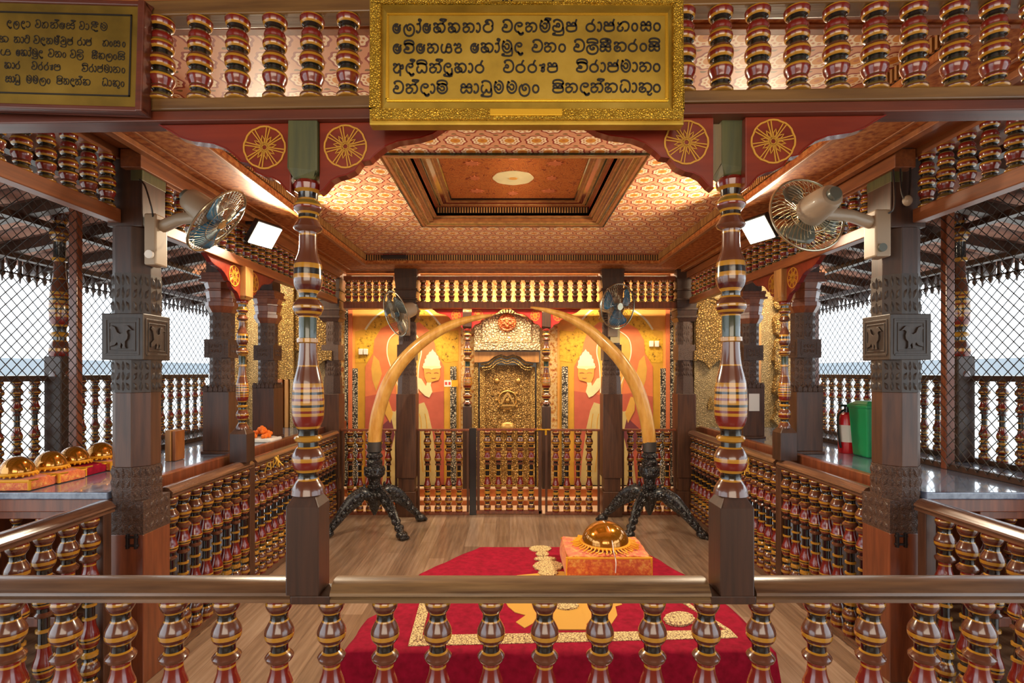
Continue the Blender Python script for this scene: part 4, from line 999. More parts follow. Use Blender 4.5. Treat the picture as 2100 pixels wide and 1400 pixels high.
# ------------------------------------------------------------------ tusks on carved tripod stands
def tusk(label, sl, cxp, pts, rad, feet, mir):
    Y0 = 5.0
    path = smooth_pts([P(a, b_, Y0) for a, b_ in pts], 8); n = len(path)
    rr = [rad[0]+(0)*i for i in range(n)]
    for i in range(n):
        t = i/(n-1)*(len(rad)-1); k = min(int(t), len(rad)-2); rr[i] = rad[k]+(rad[k+1]-rad[k])*(t-k)
    mb = MB(); mb.tube(path, rr, 20); o = mb.build('tusk', 'ivory'); tag(o, label, 'tusk', 'great tusks', 'thing')
    base = P(cxp, 905, Y0); x, y = base.x, base.y
    r = root('tusk_stand', (x, y, 0), sl, 'stand', 'tusk stands')
    zz = lambda py: H+(VY-py)*Y0/F
    prof = [(905, 14), (925, 14), (927, 12), (931, 15), (936, 15), (940, 12), (945, 16), (950, 16), (955, 15), (958, 19), (966, 21), (972, 21), (976, 18), (980, 13), (992, 11),
            (994, 14), (1000, 14), (1003, 11), (1008, 13), (1016, 17), (1030, 13), (1045, 8), (1055, 3)]
    mb = MB(); mb.lathe([(zz(a), b_*Y0/F, 0) for a, b_ in prof[:2]], 20, (x, y, 0)); mb.build('socket', 'grey_metal', r)
    mb = MB(); mb.lathe([(zz(a), b_*Y0/F, 0) for a, b_ in prof[1:]], 20, (x, y, 0))
    for k in range(10):
        a = 2*PI*k/10
        mb.ball((x+.085*math.cos(a), y+.085*math.sin(a), zz(962)), (.018, .018, .03), 8, 6); mb.ball((x+.065*math.cos(a+.3), y+.065*math.sin(a+.3), zz(935)), (.014, .014, .016), 8, 6)
    mb.build('carved_stem', 'black_carved', r)
    for fp in feet:
        foot = Vector((fp[0], fp[1], .03)); c = Vector((x, y, zz(1018))); dd = (foot-c); dd.z = 0; L = dd.length; dd.normalize(); sd = Vector((-dd.y, dd.x, 0))
        kk = [(0.03, 0, .065, .05), (.25*L, .035, .085, .05), (.45*L, -.01, .10, .045), (.65*L, -.08, .075, .04), (.8*L, -.15, .055, .035), (.93*L, -.205, .045, .035), (1.0*L, -.235+.0, .04, .038)]
        q = smooth_pts([Vector((a, b_, 0)) for a, b_, _, _ in kk], 4); hs = smooth_pts([Vector((a, b_, 0)) for _, _, a, b_ in kk], 4)
        dz = c.z; sc = (dz-.045)/.235
        mb = MB(); rings = []; vs = []; fs = []
        for i, (p, h_) in enumerate(zip(q, hs)):
            cc = c+dd*p.x+Vector((0, 0, p.y*sc)); tg = (q[min(i+1, len(q)-1)]-q[max(i-1, 0)]); tg.y *= sc; tg.normalize()
            nv = dd*(-tg.y)+Vector((0, 0, tg.x))
            for k in range(10):
                a = 2*PI*k/10; vs.append(cc+nv*(h_.x*.75*math.sin(a))+sd*(h_.y*.8*math.cos(a)))
        m_ = len(q)
        for i in range(m_-1):
            for k in range(10): fs.append((i*10+k, i*10+(k+1) % 10, (i+1)*10+(k+1) % 10, (i+1)*10+k))
        fs += [list(range(10))[::-1], list(range((m_-1)*10, m_*10))]
        mb.add(vs, fs, 0, True)
        for t in (.12, .22, .34, .46, .58, .7, .82):       # scrolls carved along the leg
            i = int(t*(m_-1)); p = q[i]; cc = c+dd*p.x+Vector((0, 0, p.y*sc))
            for s_ in (-1, 1): mb.ball(cc+sd*(s_*hs[i].y*.62), (.026, .026, .03), 8, 6)
            mb.ball(cc+Vector((0, 0, hs[i].x*.68)), (.02, .02, .016), 8, 5)
        mb.ball(foot+Vector((0, 0, .008)), (.055, .055, .038), 12, 8)
        for k in (-1, 0, 1): mb.ball(foot+dd*.045+sd*(k*.028)-Vector((0, 0, .01)), (.02, .02, .018), 8, 5)
        mb.build('leg', 'black_carved', r)
        kb = MB(); ang = dd
        kb.ball(c+dd*(.10)+Vector((0, 0, .10)), (.014, .014, .035), 8, 6); kb.build('finial', 'black_carved', r)
fl = lambda px, py: PZ(px, py, .02)
tusk('great curved tusk rising from the left stand', 'black carved tripod stand holding the left tusk', 768,
     [(768, 912), (770, 880), (776, 845), (790, 800), (808, 765), (832, 733), (865, 702), (905, 676), (945, 659), (985, 650), (1011, 646)],
     [.063, .064, .064, .063, .062, .060, .056, .048, .038, .024, .008], [fl(672, 1098), fl(824, 1101), fl(862, 1064)], 1)
tusk('great curved tusk rising from the right stand, its tip the higher', 'black carved tripod stand holding the right tusk', 1332,
     [(1332, 912), (1329, 880), (1322, 845), (1310, 805), (1292, 768), (1268, 733), (1236, 700), (1203, 672), (1166, 651), (1125, 637), (1088, 630)],
     [.063, .064, .064, .063, .062, .060, .056, .048, .038, .024, .008], [fl(1440, 1099), fl(1290, 1099), fl(1236, 1064)], -1)

# ------------------------------------------------------------------ cloth-draped low dais
ZT = .32
top = [(987, 1121), (1272, 1121), (1330, 1137), (1393, 1174), (1483, 1236), (1580, 1330), (1150, 1330), (715, 1330), (765, 1262), (818, 1236), (867, 1174), (925, 1148)]
tp = [PZ(a, b_, ZT) for a, b_ in top]
cr = root('draped_dais', (.15, 2.9, 0), 'low dais draped in crimson velvet with gold embroidered border', 'draped dais')
N = len(tp); cen = sum(tp, Vector())/N
dense = []
for i in range(N):
    a, b_ = tp[i], tp[(i+1) % N]; k = max(2, int((b_-a).length/.035))
    for j in range(k): dense.append(a+(b_-a)*j/k)
M_ = len(dense); vs = []; lev = 7
for l in range(lev):
    t = l/(lev-1)
    for i, p in enumerate(dense):
        out = (p-cen); out.z = 0; out.normalize()
        wv = (math.sin(i*.95)+.6*math.sin(i*.43+1)+.4*math.sin(i*1.7))*.022*t
        q = p+out*(.012+.075*t+wv if l else -.004); q.z = ZT-(.012 if l == 1 else 0)-(ZT-.004)*max(0, (l-1)/(lev-2))*1.0 if l else ZT
        if l: q.z = ZT-.01-(ZT-.016)*((l-1)/(lev-2))
        vs.append(q)
mb = MB(); fs = []
for l in range(lev-1):
    for i in range(M_): fs.append((l*M_+i, l*M_+(i+1) % M_, (l+1)*M_+(i+1) % M_, (l+1)*M_+i))
mb.add(vs, fs, 0, True); mb.add(vs, [list(range(M_))], 0)
mb.add([Vector((v.x, v.y, .004)) for v in vs[-M_:]], [list(range(M_))[::-1]], 0)
mb.build('cloth', 'red_velvet', cr, 0, 70)
def onc(nm, pts, mt, k=1):
    mb = MB(); mb.prism([(q.x, q.y) for q in (PZ(a, b_, ZT) for a, b_ in pts)], lambda u, v, s: (u, v, ZT-.003+(.004+.002*k)*s)); return mb.build(nm, mt, cr)
onc('border_trim', [(837, 1325), (1513, 1308), (1497, 1292), (866, 1303)], 'gold_trim')
onc('border_trim', [(837, 1325), (866, 1303), (893, 1195), (872, 1195)], 'gold_trim', 2)
onc('border_trim', [(1513, 1308), (1497, 1292), (1387, 1222), (1365, 1195), (1350, 1195), (1398, 1236)], 'gold_trim', 2)
BK = [3]
def blob(cx, cy, rx, ry, nm='medallion', mt='gold_trim', k=1): BK[0] += .25; k = BK[0]; onc(nm, [(cx+rx*math.cos(2*PI*i/24)*(1+.05*math.cos(i*PI)), cy+ry*math.sin(2*PI*i/24)) for i in range(24)], mt, k)
blob(1108, 1126, 22, 6); blob(1112, 1137, 13, 5); blob(1118, 1147, 22, 4); blob(1124, 1162, 30, 11); blob(1124, 1176, 20, 6); blob(1393, 1271, 31, 14); blob(905, 1210, 20, 8)
blob(1162, 1244, 24, 9, k=3)
# appliqued lion-like beast in plain gold cloth
onc('beast_applique', [(1035, 1232), (1060, 1180), (1150, 1172), (1230, 1180), (1262, 1225), (1276, 1240), (1262, 1244), (1266, 1262), (1254, 1280), (1238, 1276), (1245, 1250), (1240, 1240),
                       (1218, 1262), (1200, 1284), (1176, 1284), (1172, 1262), (1186, 1250), (1140, 1250), (1112, 1262), (1098, 1276), (1076, 1288), (1058, 1276), (1078, 1262), (1056, 1256), (1042, 1244)], 'gold_cloth', 1)
onc('beast_applique', [(1130, 1250), (1192, 1250), (1206, 1292), (1136, 1292)], 'gold_cloth', 2)

# ------------------------------------------------------------------ orange cushion with the amber dome
def cushion(label, cx, cy, z, w, dp, h, rot=0, mat='orange_brocade', group=None, fringe=True):
    r = root('cushion', (cx, cy, z), label, 'cushion', group)
    R_ = Matrix.Translation((cx, cy, z)) @ Matrix.Rotation(rot, 4, 'Z')
    nx, ny, nz = 14, 10, 6; bmq = bmesh.new(); bmesh.ops.create_cube(bmq, size=1); bmesh.ops.subdivide_edges(bmq, edges=bmq.edges, cuts=9, use_grid_fill=True)
    mb = MB(R_); idx = {}
    vs = []
    for i, v in enumerate(bmq.verts):
        x, y, q = v.co*2; e = max(abs(x), abs(y))
        k = 1-.06*(1-abs(q))**2*0+.03*(1-q*q)
        puff = (1-x*x*.85)*(1-y*y*.85)
        zz = h/2+q*h/2*(.86+.14*puff)+.006*math.sin(9*x+4*y)*math.cos(7*y)*(q > .5)
        tz = (q+1)/2
        sx_ = 1+.05*(1-tz); px = x*w/2*k*sx_*(1-.04*(abs(y) > .9 and abs(x) > .9)); py = y*dp/2*k*sx_
        vs.append((px, py, zz)); idx[v] = i
    mb.add(vs, [[idx[v] for v in f.verts] for f in bmq.faces], 0, True); bmq.free()
    o = mb.build('cover', mat, r, 0, 60)
    if fringe:
        mb = MB(R_); mb.tube([(sx*w/2*1.0, sy*dp/2*1.0, h*.86) for sx, sy in ((-1, -1), (1, -1), (1, 1), (-1, 1))], .008, 6, closed=True)
        for sx, sy in ((-1, -1), (1, -1)):
            pts = [(sx*w/2*1.02, sy*dp/2*1.02, h*(.9-.14*k)) for k in range(7)]; mb.tube(pts, .007, 6)
        mb.build('braid', 'fringe_yellow', r)
    return r
def dome(label, cx, cy, z, R_, h, group=None, n=26, fr=.05, tilt=0):
    r = root('dome_casket', (cx, cy, z), label, 'dome casket', group)
    mb = MB(); mb.lathe([(0, R_*.93, 0), (.012, R_, 0)]+[(.012+h*math.sin(a*PI/20), R_*math.cos(a*PI/20)*.995+.001, 0) for a in range(1, 11)], 32, (cx, cy, z)); mb.build('dome', 'amber_glaze', r)
    mb = MB()
    for k in range(n):                                  # looped yellow fringe around the foot
        a = 2*PI*k/n; rr = random.uniform(.9, 1.25); l = fr*rr
        p = [Vector((cx+R_*math.cos(a), cy+R_*math.sin(a), z+.016)), Vector((cx+(R_+l*.6)*math.cos(a+.03), cy+(R_+l*.6)*math.sin(a+.03), z+.006)),
             Vector((cx+(R_+l)*math.cos(a+.09*random.uniform(-1, 1)), cy+(R_+l)*math.sin(a), z-.0+.003))]
        mb.tube(smooth_pts(p, 3), .0045, 5)
    mb.tube([(cx+R_*1.01*math.cos(2*PI*k/32), cy+R_*1.01*math.sin(2*PI*k/32), z+.014) for k in range(32)], .008, 6, closed=True)
    mb.build('fringe', 'fringe_yellow', r)
    return r
cpos = PZ(1246, 1168, ZT)
ccx, ccy = 1246, 3.18
cxw = (1247-VX)*3.05/F
cushion('big orange brocade cushion lying on the crimson dais', cxw, 3.20, ZT+.004, .475, .36, .125, 0)
dm = dome('amber glazed dome with yellow fringe on the big orange cushion', cxw+.012, 3.21, ZT+.132, .142, .125, n=44, fr=.055)
mb = MB(); mb.tube(smooth_pts([(cxw+.0, 3.21, ZT+.27), (cxw+.02, 3.13, ZT+.245), (cxw+.03, 3.075, ZT+.18), (cxw+.032, 3.05, ZT+.14), (cxw+.035, 3.0, ZT+.10), (cxw+.03, 2.985, ZT+.04)], 5), .003, 6)
mb.build('string', 'white_paint', dm)

# cushions and domes on the left shelf, orange garland heap, loose things
zS = .921
for i, (cy_, rot, dx_) in enumerate(((2.63, .06, 0), (2.81, -.05, .01), (2.985, .04, -.01), (3.155, 0, .01))):
    nm = ('nearest the front edge', 'second from the front edge', 'third from the front edge', 'nearest the carved pillar')[i]
    x_ = -2.46+dx_
    cushion('orange offering cushion on the left shelf, %s' % nm, x_, cy_, zS, .24, .155, .055, rot, 'orange_brocade' if i != 2 else 'red_velvet', 'shelf cushions')
    dome('amber dome on the left shelf cushion %s' % nm, x_, cy_, zS+.061, .072, .085, 'shelf domes', 22, .012)
q = PZ(537, 904, zS)
g = cushion('cushion under the orange garland on the left shelf', q.x, q.y-.0, zS, .24, .2, .03, 0, 'paper_white', fringe=False)
mb = MB()
for k in range(60):
    a = random.uniform(0, 6.28); rr = random.uniform(0, .10); mb.ball((q.x+rr*math.cos(a), q.y+rr*.8*math.sin(a), zS+.045+(.10-rr)*.75*random.uniform(.5, 1)), .017, 8, 5)
tag(mb.build('garland', 'garland_orange'), 'heap of orange flower garland on the left shelf', 'garland', kind='thing')
# small wooden stand on the left shelf
a0 = PZ(338, 946, zS); a1 = PZ(371, 942, zS)
wr = root('wooden_stand', ((a0.x+a1.x)/2, a0.y, zS), 'small brown wooden box stand on the left shelf beside the pillar', 'wooden stand')
mb = MB(); mb.box(a0.x, a0.x+.035, a0.y, a0.y+.10, zS, zS+.20); mb.build('side_board', 'pale_wood', wr, .003)
mb = MB(); mb.box(a0.x+.04, a1.x+.005, a0.y+.01, a0.y+.11, zS, zS+.195); mb.build('body', 'frame_wood', wr, .004)
# bin and extinguisher on the right shelf
q = PZ(1768, 939, zS); bxp, byp = 2.475, 3.60
br = root('bin', (bxp, byp, zS), 'green plastic bin on the right shelf, half hidden by the carved pillar', 'bin')
mb = MB(); mb.frust(bxp, byp, zS, zS+.34, .16, .20, 4); mb.build('body', 'bin_green', br, .012)
mb = MB(); mb.frust(bxp, byp, zS+.33, zS+.355, .21, .21, 4); mb.frust(bxp, byp, zS+.355, zS+.38, .20, .13, 4); mb.build('lid', 'bin_green', br, .008)
q = PZ(1746, 930, zS); er = root('fire_extinguisher', (q.x, q.y+.05, zS), 'red fire extinguisher on the right shelf beside the green bin', 'fire extinguisher')
c = (q.x, q.y+.05, zS)
mb = MB(); mb.lathe([(0, .052, 0), (.02, .056, 0), (.24, .056, 0), (.275, .045, 0), (.29, .022, 0)], 20, c); mb.build('cylinder', 'extinguisher_red', er)
mb = MB(); mb.lathe([(.08, .0565, 0), (.2, .0565, 0)], 20, c, False); mb.build('label', 'paper_white', er)
mb = MB(); mb.lathe([(.29, .02, 0), (.33, .018, 0)], 12, c); mb.box(c[0]-.05, c[0]+.03, c[1]-.01, c[1]+.01, c[2]+.33, c[2]+.345); mb.build('valve', 'black_iron', er)
mb = MB(); mb.tube(smooth_pts([(c[0]-.02, c[1]-.01, c[2]+.31), (c[0]-.075, c[1]-.02, c[2]+.26), (c[0]-.072, c[1]-.03, c[2]+.1), (c[0]-.062, c[1]-.03, c[2]+.04)], 6), .008, 8); mb.build('hose', 'black_iron', er)

# ------------------------------------------------------------------ fans
def fan(label, cp, Y, R_, imgdir, facing, pivot, box, bladecol, blades_rot=0):
    """cp: disc centre pixel; imgdir: way the axis points in the picture; facing: component along the line of sight"""
    c = P(cp[0], cp[1], Y); v = (c-Vector((0, 0, H))).normalized()
    u = Vector((imgdir[0], 0, -imgdir[1])).normalized(); u = (u-v*u.dot(v)).normalized()
    ax = (u*math.sqrt(1-facing*facing)+v*facing).normalized()
    r = root('wall_fan', pivot, label, 'fan', 'wall fans')
    M = ax.to_track_quat('Z', 'Y').to_matrix().to_4x4(); M.translation = c
    dpt = R_*.28
    mb = MB(M); mb.tube([(R_*math.cos(2*PI*k/40), R_*math.sin(2*PI*k/40), 0) for k in range(40)], R_*.032, 8, closed=True); mb.build('guard_rim', 'chrome', r)
    for nm, sg in (('front_guard', 1), ('rear_guard', -1)):
        mb = MB(M)
        for k in range(44):
            a = 2*PI*k/44; pts = []
            for q in range(6):
                t = q/5; rr = R_*(1-t*.82); zz = sg*dpt*.55*math.sin(t*PI/2); aa = a+(t*.5)
                pts.append((rr*math.cos(aa), rr*math.sin(aa), zz))
            mb.tube(pts, .0013, 4, cap=False)
        for rr, zz in ((.18, 1), (.55, .86)):
            mb.tube([(R_*rr*math.cos(2*PI*k/28), R_*rr*math.sin(2*PI*k/28), sg*dpt*.55*zz) for k in range(28)], .0018, 4, closed=True)
        mb.build(nm, 'chrome', r)
    hb = MB(M); hb.lathe([(-dpt*.3, R_*.16, 0), (dpt*.2, R_*.17, 0), (dpt*.42, R_*.12, 0), (dpt*.46, .002, 0)], 20); hb.build('hub', 'fan_blue', r)
    hb = MB(M); hb.lathe([(dpt*.5, R_*.17, 0), (dpt*.58, R_*.16, 0), (dpt*.6, .002, 0)], 20); hb.build('badge', 'chrome', r)
    for b_ in range(3):
        mb = MB(M); a0 = blades_rot+b_*2*PI/3; vs = []; fs = []
        nr, na = 6, 6
        for i in range(nr):
            t = i/(nr-1); rr = R_*(.13+.75*t); hw = (.35+.32*math.sin(t*PI*.62))*(.9 if t < .95 else .72)
            for j in range(na):
                s = j/(na-1)*2-1; a = a0+s*hw+.25*t; vs.append((rr*math.cos(a), rr*math.sin(a), s*.032*(1-t*.3)))
        for i in range(nr-1):
            for j in range(na-1): fs.append((i*na+j, i*na+j+1, (i+1)*na+j+1, (i+1)*na+j))
        mb.add(vs, fs, 0, True); o = mb.build('blade', bladecol, r); md = o.modifiers.new('thick', 'SOLIDIFY'); md.thickness = .003
    L = R_*.95
    mb = MB(M); mb.lathe([(-dpt*.5, R_*.36, 0), (-dpt*.55, R_*.40, 0), (-dpt*.75, R_*.40, 0), (-L*.75, R_*.34, 0), (-L*.95, R_*.30, 0), (-L, R_*.26, 0), (-L*1.02, R_*.12, 0)], 24); mb.build('motor_housing', 'cream_plastic', r)
    mb = MB(M); mb.lathe([(-L*1.0, R_*.17, 0), (-L*1.05, R_*.18, 0), (-L*1.13, R_*.16, 0), (-L*1.14, .003, 0)], 16); mb.build('rear_knob', 'fan_grey', r)
    mc = M @ Vector((0, 0, -L*.5)); pv = Vector(pivot)
    mb = MB(); mb.tube([mc+Vector((0, 0, -R_*.2)), mc*.45+pv*.55, pv], [.03, .028, .03], 12); mb.build('neck', 'cream_plastic', r)
    x0, x1, y0, y1, z0, z1 = box
    mb = MB(); mb.box(*box); bo = mb.build('mounting_box', 'cream_plastic', r, .008)
    return r, M, bo
lb = lambda px, Y: (px-VX)*Y/F
zb_ = lambda py, Y: H+(VY-py)*Y/F
# near left: box on the pillar's inner face
r, M, bo = fan('white wall fan with chrome guard on the carved pillar, left, facing the tusks', (446, 453), 2.50, .177, (60, 48), -.40, (-1.70, 2.58, zb_(462, 2.56)), (-1.758, -1.70, 2.53, 2.62, zb_(545, 2.56), zb_(440, 2.56)), 'fan_blue', .4)
mb = MB(); mb.tube([(-1.725, 2.528, zb_(522, 2.53)), (-1.725, 2.515, zb_(522, 2.53))], .02, 14); mb.build('dial', 'white_paint', bo)
mb = MB(); mb.tube(smooth_pts([(-1.77, 2.52, 2.42), (-1.73, 2.5, 2.38), (-1.70, 2.5, 2.28), (-1.72, 2.54, 2.24)], 6), .004, 6); mb.build('cable', 'black_iron', r)
r, M, bo = fan('grey wall fan seen from behind on the carved pillar beside the mesh, right', (1655, 440), 2.48, .182, (-52, 40), .72, (1.775, 2.58, zb_(455, 2.56)), (1.76, 1.835, 2.53, 2.62, zb_(528, 2.56), zb_(432, 2.56)), 'fan_grey', .9)
mb = MB(); mb.tube([(1.785, 2.528, zb_(508, 2.53)), (1.785, 2.515, zb_(508, 2.53))], .02, 14); mb.build('dial', 'fan_grey', bo)
mb = MB(); mb.tube(smooth_pts([(1.87, 2.52, 2.50), (1.86, 2.50, 2.36), (1.88, 2.49, 2.30), (1.90, 2.5, 2.38), (1.91, 2.51, 2.52)], 6), .004, 6)
mb.tube(smooth_pts([(1.84, 2.53, 2.52), (1.835, 2.51, 2.3), (1.82, 2.53, 2.26)], 6), .004, 6); mb.build('cable', 'black_iron', r)
mb = MB(); mb.ball((1.885, 2.495, 2.31), (.022, .018, .026), 10, 8); mb.build('cable_joint', 'cream_plastic', r)
r, M, bo = fan('small grey fan on the brown pillar behind the left tusk', (812, 643), 5.2, .225, (-50, 14), -.46, (bx(838), 5.40, bz(640)), (bx(828), bx(845), 5.40, 5.44, bz(690), bz(625)), 'fan_grey', .3)
r, M, bo = fan('small fan with blue blades on the brown pillar behind the right tusk', (1267, 628), 5.22, .222, (40, 4), -.72, (bx(1250), 5.40, bz(640)), (bx(1243), bx(1262), 5.40, 5.44, bz(692), bz(640)), 'fan_blue', .5)

# ------------------------------------------------------------------ floodlights under the side beams
for nm, px, py, Y, sx in (('left', 545, 484, 3.5, 1), ('right', 1552, 473, 3.38, -1)):
    c = P(px, py, Y); r = root('floodlight', c, 'lit square floodlight hanging from the %s gallery beam' % nm, 'floodlight', 'gallery floodlights')
    aim = Vector((sx*.74, -.28, -.60)).normalized()
    M = aim.to_track_quat('Z', 'Y').to_matrix().to_4x4(); M.translation = c
    mb = MB(M); mb.box(-.105, .105, -.085, .085, -.045, -.006); mb.build('housing', 'black_iron', r, .005)
    mb = MB(M); mb.box(-.095, .095, -.075, .075, -.006, .0); mb.build('lit_panel', 'lamp_glow', r)
    mb = MB(); mb.tube([c+Vector((0, 0, .03)), Vector((c.x-sx*.06, c.y, 2.49)), Vector((-1.80 if sx > 0 else 1.88, c.y, 2.49))], .012, 8); mb.build('arm', 'black_iron', r)
    area('floodlight_beam', c+aim*.02, c+aim, 36, .18, .14, WARM2)

# ------------------------------------------------------------------ brass inscriptions (Sinhala letters drawn stroke by stroke)
def arc(cx, cy, rx, ry, a0, a1, n=12): return [(cx+rx*math.cos(math.radians(a0+(a1-a0)*i/n)), cy+ry*math.sin(math.radians(a0+(a1-a0)*i/n))) for i in range(n+1)]
GL = {
 'e': [arc(.5, .48, .46, .5, 60, 400), arc(.52, .5, .2, .24, 180, 520), [(.9, .75), (1.0, .95)]],
 'la': [[(.30, .92), (.06, .62), (.02, .2), (.18, -.22), (.52, -.38), (.86, -.2), (1.0, .25), (.93, .7), (.66, .95), (.40, .84), (.30, .55), (.42, .28), (.62, .30), (.66, .5), (.5, .58)]],
 'aa': [[(.1, .9), (.5, 1.0), (.85, .8), (.95, .45), (.75, .12), (.35, 0), (.1, .1), (.2, .25)]],
 'ka': [[(.12, .78), (.02, .95), (.18, 1.03), (.36, .86), (.28, .66), (.05, .5), (.06, .15), (.25, 0), (.42, .14), (.36, .38), (.2, .4)], [(.36, .86), (.62, 1.02), (.88, .86), (.97, .5), (.85, .12), (.64, .02), (.58, .2)], [(.3, .62), (.52, .5), (.6, .2), (.42, .05)]],
 'na': [[(.1, .75), (.04, .95), (.22, 1.0), (.36, .84), (.26, .62), (.06, .5), (.06, .14), (.28, 0), (.5, .2), (.56, .5), (.36, .6)], [(.36, .84), (.62, 1.0), (.9, .82), (.97, .42), (.82, .06), (.6, .04)]],
 'ta': [[(.1, .75), (.04, .95), (.22, 1.0), (.36, .84), (.26, .62), (.06, .48), (.08, .12), (.32, 0), (.52, .2), (.45, .46), (.25, .4), (.26, .22)], [(.36, .84), (.64, 1.0), (.92, .8), (.97, .4), (.82, .06), (.58, .04)]],
 'ha': [[(.06, .98), (.2, .72), (.42, .98), (.2, .6), (.05, .4), (.1, .06), (.34, .02), (.5, .26), (.4, .46)], [(.42, .98), (.7, 1.04), (.95, .8), (.97, .36), (.8, .04), (.6, .04)]],
 'tha': [arc(.5, .45, .46, .46, 70, 400), [(.93, .6), (.97, 1.0), (.78, 1.32), (.42, 1.34), (.24, 1.16), (.42, 1.05), (.5, 1.2)]],
 'va': [[(.22, 1.02), (.1, 1.18), (.34, 1.36), (.7, 1.32), (.95, .98), (.98, .5), (.8, .12), (.45, 0), (.12, .1), (.03, .36), (.18, .56), (.42, .5), (.48, .7), (.3, .85), (.2, .7)]],
 'da': [[(.72, .62), (.86, .82), (.66, 1.02), (.3, .96), (.08, .66), (.08, .26), (.3, 0), (.5, .04)], [(.72, .62), (.45, .62), (.4, .78)], [(.40, .02), (.56, -.2), (.86, -.16), (.98, -.02)], [(.5, -.02), (.6, -.3), (.84, -.3), (1.0, -.12)]],
 'ma': [arc(.52, .64, .46, .68, 130, 460, 18), arc(.52, .64, .2, .3, 180, 500), [(.22, 1.16), (.1, 1.25), (.34, 1.1)], [(.33, .7), (.08, .62)]],
 'ba': [[(.2, 1.05), (.12, 1.2), (.45, 1.34), (.85, 1.1), (.98, .6), (.85, .12), (.5, -.02), (.12, .12), (.04, .45), (.2, .64), (.42, .52), (.4, .84), (.6, .88), (.66, .6), (.5, .5)]],
 'u': [[(.98, .5), (.98, -.36), (.1, -.36), (.08, -.22), (.3, -.22)]],
 'ut': [[(.75, .0), (.7, -.25), (.88, -.32), (1.0, -.1)]],
 'ja': [[(.1, .72), (.08, .95), (.3, 1.0), (.46, .74), (.64, .98), (.84, .86), (.88, .64), (.12, .64)], [(.12, .64), (.03, .3), (.22, .02), (.6, 0), (.92, .16), (.96, .55), (.86, .9), (.98, 1.36)]],
 'pa': [[(.1, .7), (.08, .94), (.3, 1.0), (.46, .74), (.64, .98), (.86, .92), (.88, .64), (.12, .62)], [(.12, .62), (.03, .3), (.22, .02), (.6, 0), (.94, .16), (.96, .6), (.88, .72)]],
 'ra': [arc(.48, .42, .44, .44, 70, 430), [(.62, .86), (.66, 1.1), (.82, 1.36)]],
 'uu': [[(.05, .8), (.4, .75), (.9, .9), (.95, .6), (.5, .5), (.55, .2), (.3, .1)], [(.5, .5), (.9, .4), (.85, .1), (.5, .05)]],
 'n': [arc(.5, .42, .46, .42, 90, 450, 16)],
 'sa': [[(.5, .62), (.3, 1.0), (.1, .9), (.12, .64), (.9, .64), (.88, .92), (.68, 1.0), (.5, .62)], [(.12, .64), (.03, .3), (.16, .02), (.36, .08), (.5, .34), (.64, .08), (.84, .02), (.97, .3), (.9, .64)]],
 'ya': [[(.14, .98), (.02, .6), (.08, .12), (.3, 0), (.44, .2), (.5, .6), (.62, .96), (.85, .9), (.88, .66), (.5, .58)], [(.44, .16), (.7, 0), (.94, .14), (.97, .45), (.88, .62)]],
 'yy': [[(.05, .75), (.2, 1.0), (.42, .78), (.6, 1.0), (.85, .86), (.72, .6), (.4, .55)], [(.4, .55), (.2, .3), (.35, .02), (.75, .02), (.95, .25), (.85, .5)]],
 'dh': [[(.2, 1.1), (.1, 1.22), (.4, 1.36), (.8, 1.22), (.97, .85), (.96, .3), (.82, .04), (.62, .12), (.52, .38), (.4, .08), (.2, .02), (.05, .3), (.08, .7), (.22, .9)]],
 'a': [[(.1, .78), (.04, .95), (.2, 1.02), (.36, .86), (.2, .64), (.04, .4), (.2, .05), (.5, .04), (.62, .3)], [(.36, .86), (.6, 1.0), (.7, .7), (.72, -.36)], [(.72, .7), (.96, .9), (.98, .5), (.72, .5)]],
 'al': [[(.78, .9), (.86, 1.2), (1.1, 1.42), (.66, 1.5), (.56, 1.38), (.8, 1.3)]],
 'i': [[(.05, 1.05), (.1, 1.42), (.5, 1.55), (.9, 1.4), (.95, 1.02), (.5, 1.12), (.05, 1.05)]],
 'I': [[(.05, 1.05), (.1, 1.42), (.5, 1.55), (.9, 1.4), (.95, 1.02), (.5, 1.12), (.05, 1.05)], [(.6, 1.2), (.75, 1.3), (.6, 1.38), (.5, 1.28)]],
}
SA, SB = 795, 1075                                       # crop origins of the two halves of the sign
L1 = [('e', 95, 215), ('la', 255, 420), ('aa al', 440, 510), ('e', 535, 655), ('ka al', 690, 875), ('ka', 905, 1090), ('na', 1120, 1300), ('aa', 1318, 1385), ('tha', 1415, 1575), ('va', 1695, 1855), ('da', 1875, 2020),
      ('na', 2038, 2218), ('ma al', 2243, 2408), ('ba u', 2433, 2603), ('ja', 2633, 2803), ('ra', 2923, 3078), ('aa', 3093, 3163), ('ja', 3183, 3353), ('ha', 3378, 3568), ('n', 3598, 3690), ('sa', 3723, 3893), ('n', 3918, 4023)]
L2 = [('e', 100, 225), ('va i', 255, 415), ('e', 440, 570), ('na', 600, 775), ('ya', 800, 970), ('yy', 985, 1115), ('e', 1235, 1360), ('ka', 1385, 1580), ('aa al', 1590, 1665), ('ma u', 1690, 1850), ('da', 1880, 2010),
      ('va', 2133, 2298), ('na', 2313, 2498), ('n', 2528, 2633), ('va', 2743, 2913), ('la i', 2933, 3113), ('sa I', 3128, 3303), ('ta', 3333, 3528), ('ra', 3543, 3693), ('n', 3718, 3823), ('sa i', 3843, 4018)]
